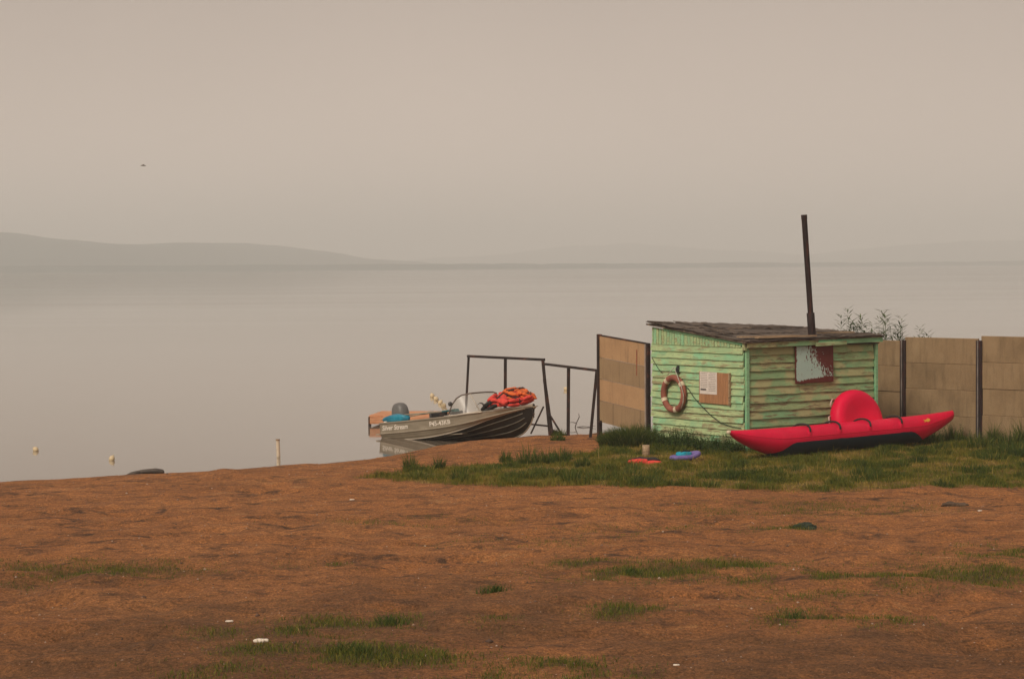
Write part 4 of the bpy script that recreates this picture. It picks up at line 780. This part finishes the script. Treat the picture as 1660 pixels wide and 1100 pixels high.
# weeds along the shed foot: stems with leaf pairs
def leaf_plants(name, spots, mat, label, lw=.28, thick=1, droop=.28):
    v, f, tt = [], [], []
    for (sx0, sy0, sz0, hgt, nl, ll, bend) in spots:
        a = rng.uniform(0, 6.28); top = np.array([bend * hgt * math.cos(a), bend * hgt * math.sin(a), hgt]); base = np.array([sx0, sy0, sz0]); wst = (.004 + .0045 * hgt) * thick
        b = len(v); v += [base + [-wst, 0, 0], base + [wst, 0, 0], base + top * [.4, .4, .55] + [wst * .7, 0, 0], base + top * [.4, .4, .55] - [wst * .7, 0, 0], base + top]; f += [(b, b + 1, b + 2, b + 3), (b + 3, b + 2, b + 4)]; tt += [.4] * 5
        for i in range(nl):
            u_ = (i + 1) / (nl + .3); u_ = .12 + .9 * u_ if u_ < .97 else 1; p = base + np.array([top[0] * u_ ** 2, top[1] * u_ ** 2, top[2] * min(u_, 1)]); g = i * 2.4 + rng.uniform(-.4, .4); L = ll * rng.uniform(.6, 1.1) * (1.1 - .45 * u_); up_ = rng.uniform(.1, .9)
            d_ = np.array([math.cos(g), math.sin(g), up_]); d_ /= np.linalg.norm(d_); sd_ = np.array([-math.sin(g), math.cos(g), 0]) * L * lw / 2; m_ = p + d_ * L * .5 + [0, 0, .03 * L]; e_ = p + d_ * L - np.array([0, 0, L * droop])
            b = len(v); v += [p, m_ + sd_, e_, m_ - sd_]; f += [(b, b + 1, b + 2, b + 3)]; tt += [float(np.clip(rng.normal(.5, .2), 0, 1))] * 4
    return np_mesh(name, np.array(v), np.array([i for q in f for i in q]), np.array([len(q) for q in f]), mat, dict(tint=tt))
WEED = grass_mat('weed_leaves', [(0, (.022, .05, .015)), (.5, (.055, .105, .024)), (1, (.15, .19, .05))])
spots = []
for _ in range(520):
    u_ = rng.uniform(-.1, 2.7); o = abs(rng.normal(.05, .2)); p = SM @ Vector((-.06 - o, u_, 0)); cl = .5 + .9 * float(vnoise(u_ * 2.3, 0 * u_ + 1.7, 91)); spots.append((p.x, p.y, tz1(p.x, p.y), rng.uniform(.10, .42) * cl * (1 if u_ > .9 else .8), 9, .10, .2))
for _ in range(160):
    v_ = rng.uniform(0, 3.2); p = SM @ Vector((v_, -.06 - abs(rng.normal(.05, .15)), 0)); spots.append((p.x, p.y, tz1(p.x, p.y), rng.uniform(.1, .3), 8, .09, .2))
for _ in range(150):
    q = rng.uniform(0, 1); p = P0.lerp(P1, q) + Vector((.69, -.73, 0)) * rng.uniform(-.05, .35) - Vector((0, 0, 0)); spots.append((p.x, p.y, tz1(p.x, p.y), rng.uniform(.05, .14), 6, .06, .3))
for _ in range(300):
    q = rng.uniform(0, 1); p = Vector((7.9, 43.4, 0)).lerp(Vector((11.2, 39.9, 0)), q) + Vector((-.72, -.69, 0)) * abs(rng.normal(0, .25)); spots.append((p.x, p.y, tz1(p.x, p.y), rng.uniform(.08, .34) * (.5 + float(vnoise(q * 9, 0 * q, 95))), 9, .09, .2))
tag(link_mesh('weeds', leaf_plants('weeds', spots, WEED, '')), 'leafy dark weeds growing along the foot of shed and fence', 'weeds', kind='stuff')
WILLOW = grass_mat('willow_leaves', [(0, (.04, .075, .03)), (.5, (.08, .125, .05)), (1, (.17, .21, .09))])
wl = [(7.02, 45.3, 2.42, 'tallest pair of leafy willow shoots rising behind the shed roof right end'), (6.68, 45.35, 2.30, 'leafy willow shoot just right of the chimney behind the roof'), (7.36, 45.2, 2.28, 'willow shoot arching over the short fence slab'),
      (7.70, 45.2, 2.40, 'tall bushy willow shoot above the first fence post'), (7.95, 45.1, 2.22, 'small willow shoot right of the first fence post'), (8.40, 44.9, 2.05, 'faint willow tip peeping over the second fence panel')]
for x, y, zt_, lb in wl:
    z0 = tz1(x, y); w_ = empty('willow_shrub', (x, y, z0), 0, lb, 'shrub', 'willow shoots behind the fence'); sp = []
    for q in range(5): sp.append((rng.normal(0, .10), rng.normal(0, .10), 0, (zt_ - z0) * rng.uniform(.84, .96) if q else (zt_ - z0), 70, .30, rng.uniform(.02, .12)))
    link_mesh('shoots', leaf_plants('shoots', sp, WILLOW, '', lw=.16, thick=1.5, droop=.02), WILLOW, w_)
    st_ = MB()
    for sx0, sy0, _, hgt, *_r in sp[:2]: st_.tube([(sx0, sy0, -.1), (sx0, sy0, hgt * .6)], [.009, .005], 5)
    st_.build('stem', simple('willow_bark', (.09, .075, .045), .9) if 'willow_bark' not in bpy.data.materials else bpy.data.materials['willow_bark'], w_)

# ------------------------------------------------------------------ pebbles, scraps, clods
ico = [(0, 0, 1), (.9, 0, .1), (0, .8, -.1), (-.85, .1, .05), (.1, -.9, 0), (0, 0, -.8)]; icf = [(0, 1, 2), (0, 2, 3), (0, 3, 4), (0, 4, 1), (5, 2, 1), (5, 3, 2), (5, 4, 3), (5, 1, 4)]
N = 24000; x = rng.uniform(-9, 9, N); y = 15 + 31 * rng.random(N); ok = (np.interp(x, SHX, SHY) - y > .1); x, y = x[ok], y[ok]; n = len(x); s = np.exp(rng.normal(-5.2, .5, n)); z = tz(x, y)
V = np.array(ico)[None] * s[:, None, None] * rng.uniform(.6, 1.3, (n, 1, 3)) * [1, 1, .6]; a = rng.uniform(0, 6.28, n); ca, sa = np.cos(a)[:, None], np.sin(a)[:, None]
V = np.stack([V[..., 0] * ca - V[..., 1] * sa + x[:, None], V[..., 0] * sa + V[..., 1] * ca + y[:, None], V[..., 2] + z[:, None] + s[:, None] * .2], -1)
Fc = ((np.arange(n) * 6)[:, None, None] + np.array(icf)[None]).reshape(-1)
t = NT('pebble_stone'); PEB = t.fin(t.ramp(t.attr('tint'), [(0, (.06, .04, .03)), (.5, (.22, .12, .075)), (.85, (.34, .22, .14)), (1, (.62, .5, .4))]), .9)
tag(link_mesh('pebbles', np_mesh('pebbles', V.reshape(-1, 3), Fc, np.full(n * 8, 3), PEB, dict(tint=np.repeat(rng.random(n), 6)))), 'small pebbles and crumbs of soil strewn over the sand', 'pebbles', kind='stuff')
PAPER = simple('crumpled_white_scrap', (.78, .70, .58), .8, .15, 12)
for x, y, s, lb in [(-2.06, 17.88, .05, 'crumpled white scrap beside the foreground grass patches'), (-2.48, 19.22, .028, 'small white scrap on sand behind the foreground grass'), (1.2, 16.4, .02, 'pale pebble like scrap near the bottom right of the sand'), (-2.35, 32.2, .03, 'pale stone chip on sand in front of the motorboat stern'), (6.3, 29.9, .025, 'small white scrap at the far right of the sand'), (2.95, 19.35, .035, 'pale scrap in the hollow right of centre')]:
    s *= .6; m = pillow((s * 1.6, s, s * .55), int(abs(x) * 100), 6); m2 = pillow((s * .8, s * .7, s * .5), int(y * 10), 6).tf(Matrix.Translation((s * 1.7, s * .3, 0))); m.add(m2.v, m2.f)
    gz = tz1(x, y); tag(m.build('litter_scrap', PAPER, None, True, loc=(x, y, gz + s * .35)), lb, 'scrap', 'pale scraps on the sand')
def lump(dims, seed):
    m = pillow(dims, seed, 12, e=.8); v_ = np.array(m.v); k_ = .55 + .9 * fbm(v_[:, 0] / dims[0] * 2.3 + seed, v_[:, 1] / dims[1] * 2.1 + v_[:, 2] / dims[2] * 1.7, seed, 4); m.v = [tuple(q) for q in v_ * k_[:, None]]; return m
tag(lump((.15, .09, .07), 36).build('clod', simple('mossy_clod', (.035, .05, .03), .95, .4, 20), None, False, loc=(3.62, 27.5, tz1(3.62, 27.5) + .01)), 'dark mossy clod lying on the sand right of centre', 'clod')
tag(lump((.19, .09, .045), 61).build('clod', simple('dark_bark', (.10, .065, .04), .95, .4, 20), None, False, loc=(6.15, 30.8, tz1(6.15, 30.8) + .01)), 'flat dark brown chunk of bark at the right of the sand', 'clod')
# gull far over the lake
gull = empty('gull', (-18.18, 110, 8.4), R(20), 'tiny bird flying high over the lake at the left', 'bird')
GB = simple('gull_grey', (.32, .30, .28), .8, bump=0)
MB().tube([(-.2, 0, 0), (-.12, 0, .01), (0, 0, .02), (.12, 0, .015), (.18, 0, .02), (.22, 0, .015)], [.008, .03, .045, .035, .028, .004], 8).build('body', GB, gull, True)
for s in (-1, 1): MB().add([(.06, s * .03, .03), (-.06, s * .03, .025), (-.05, s * .2, .09), (.05, s * .2, .10), (-.09, s * .42, .06)], [(0, 1, 2, 3), (3, 2, 4)]).build('wing', GB, gull)
gull.scale = (.7,) * 3
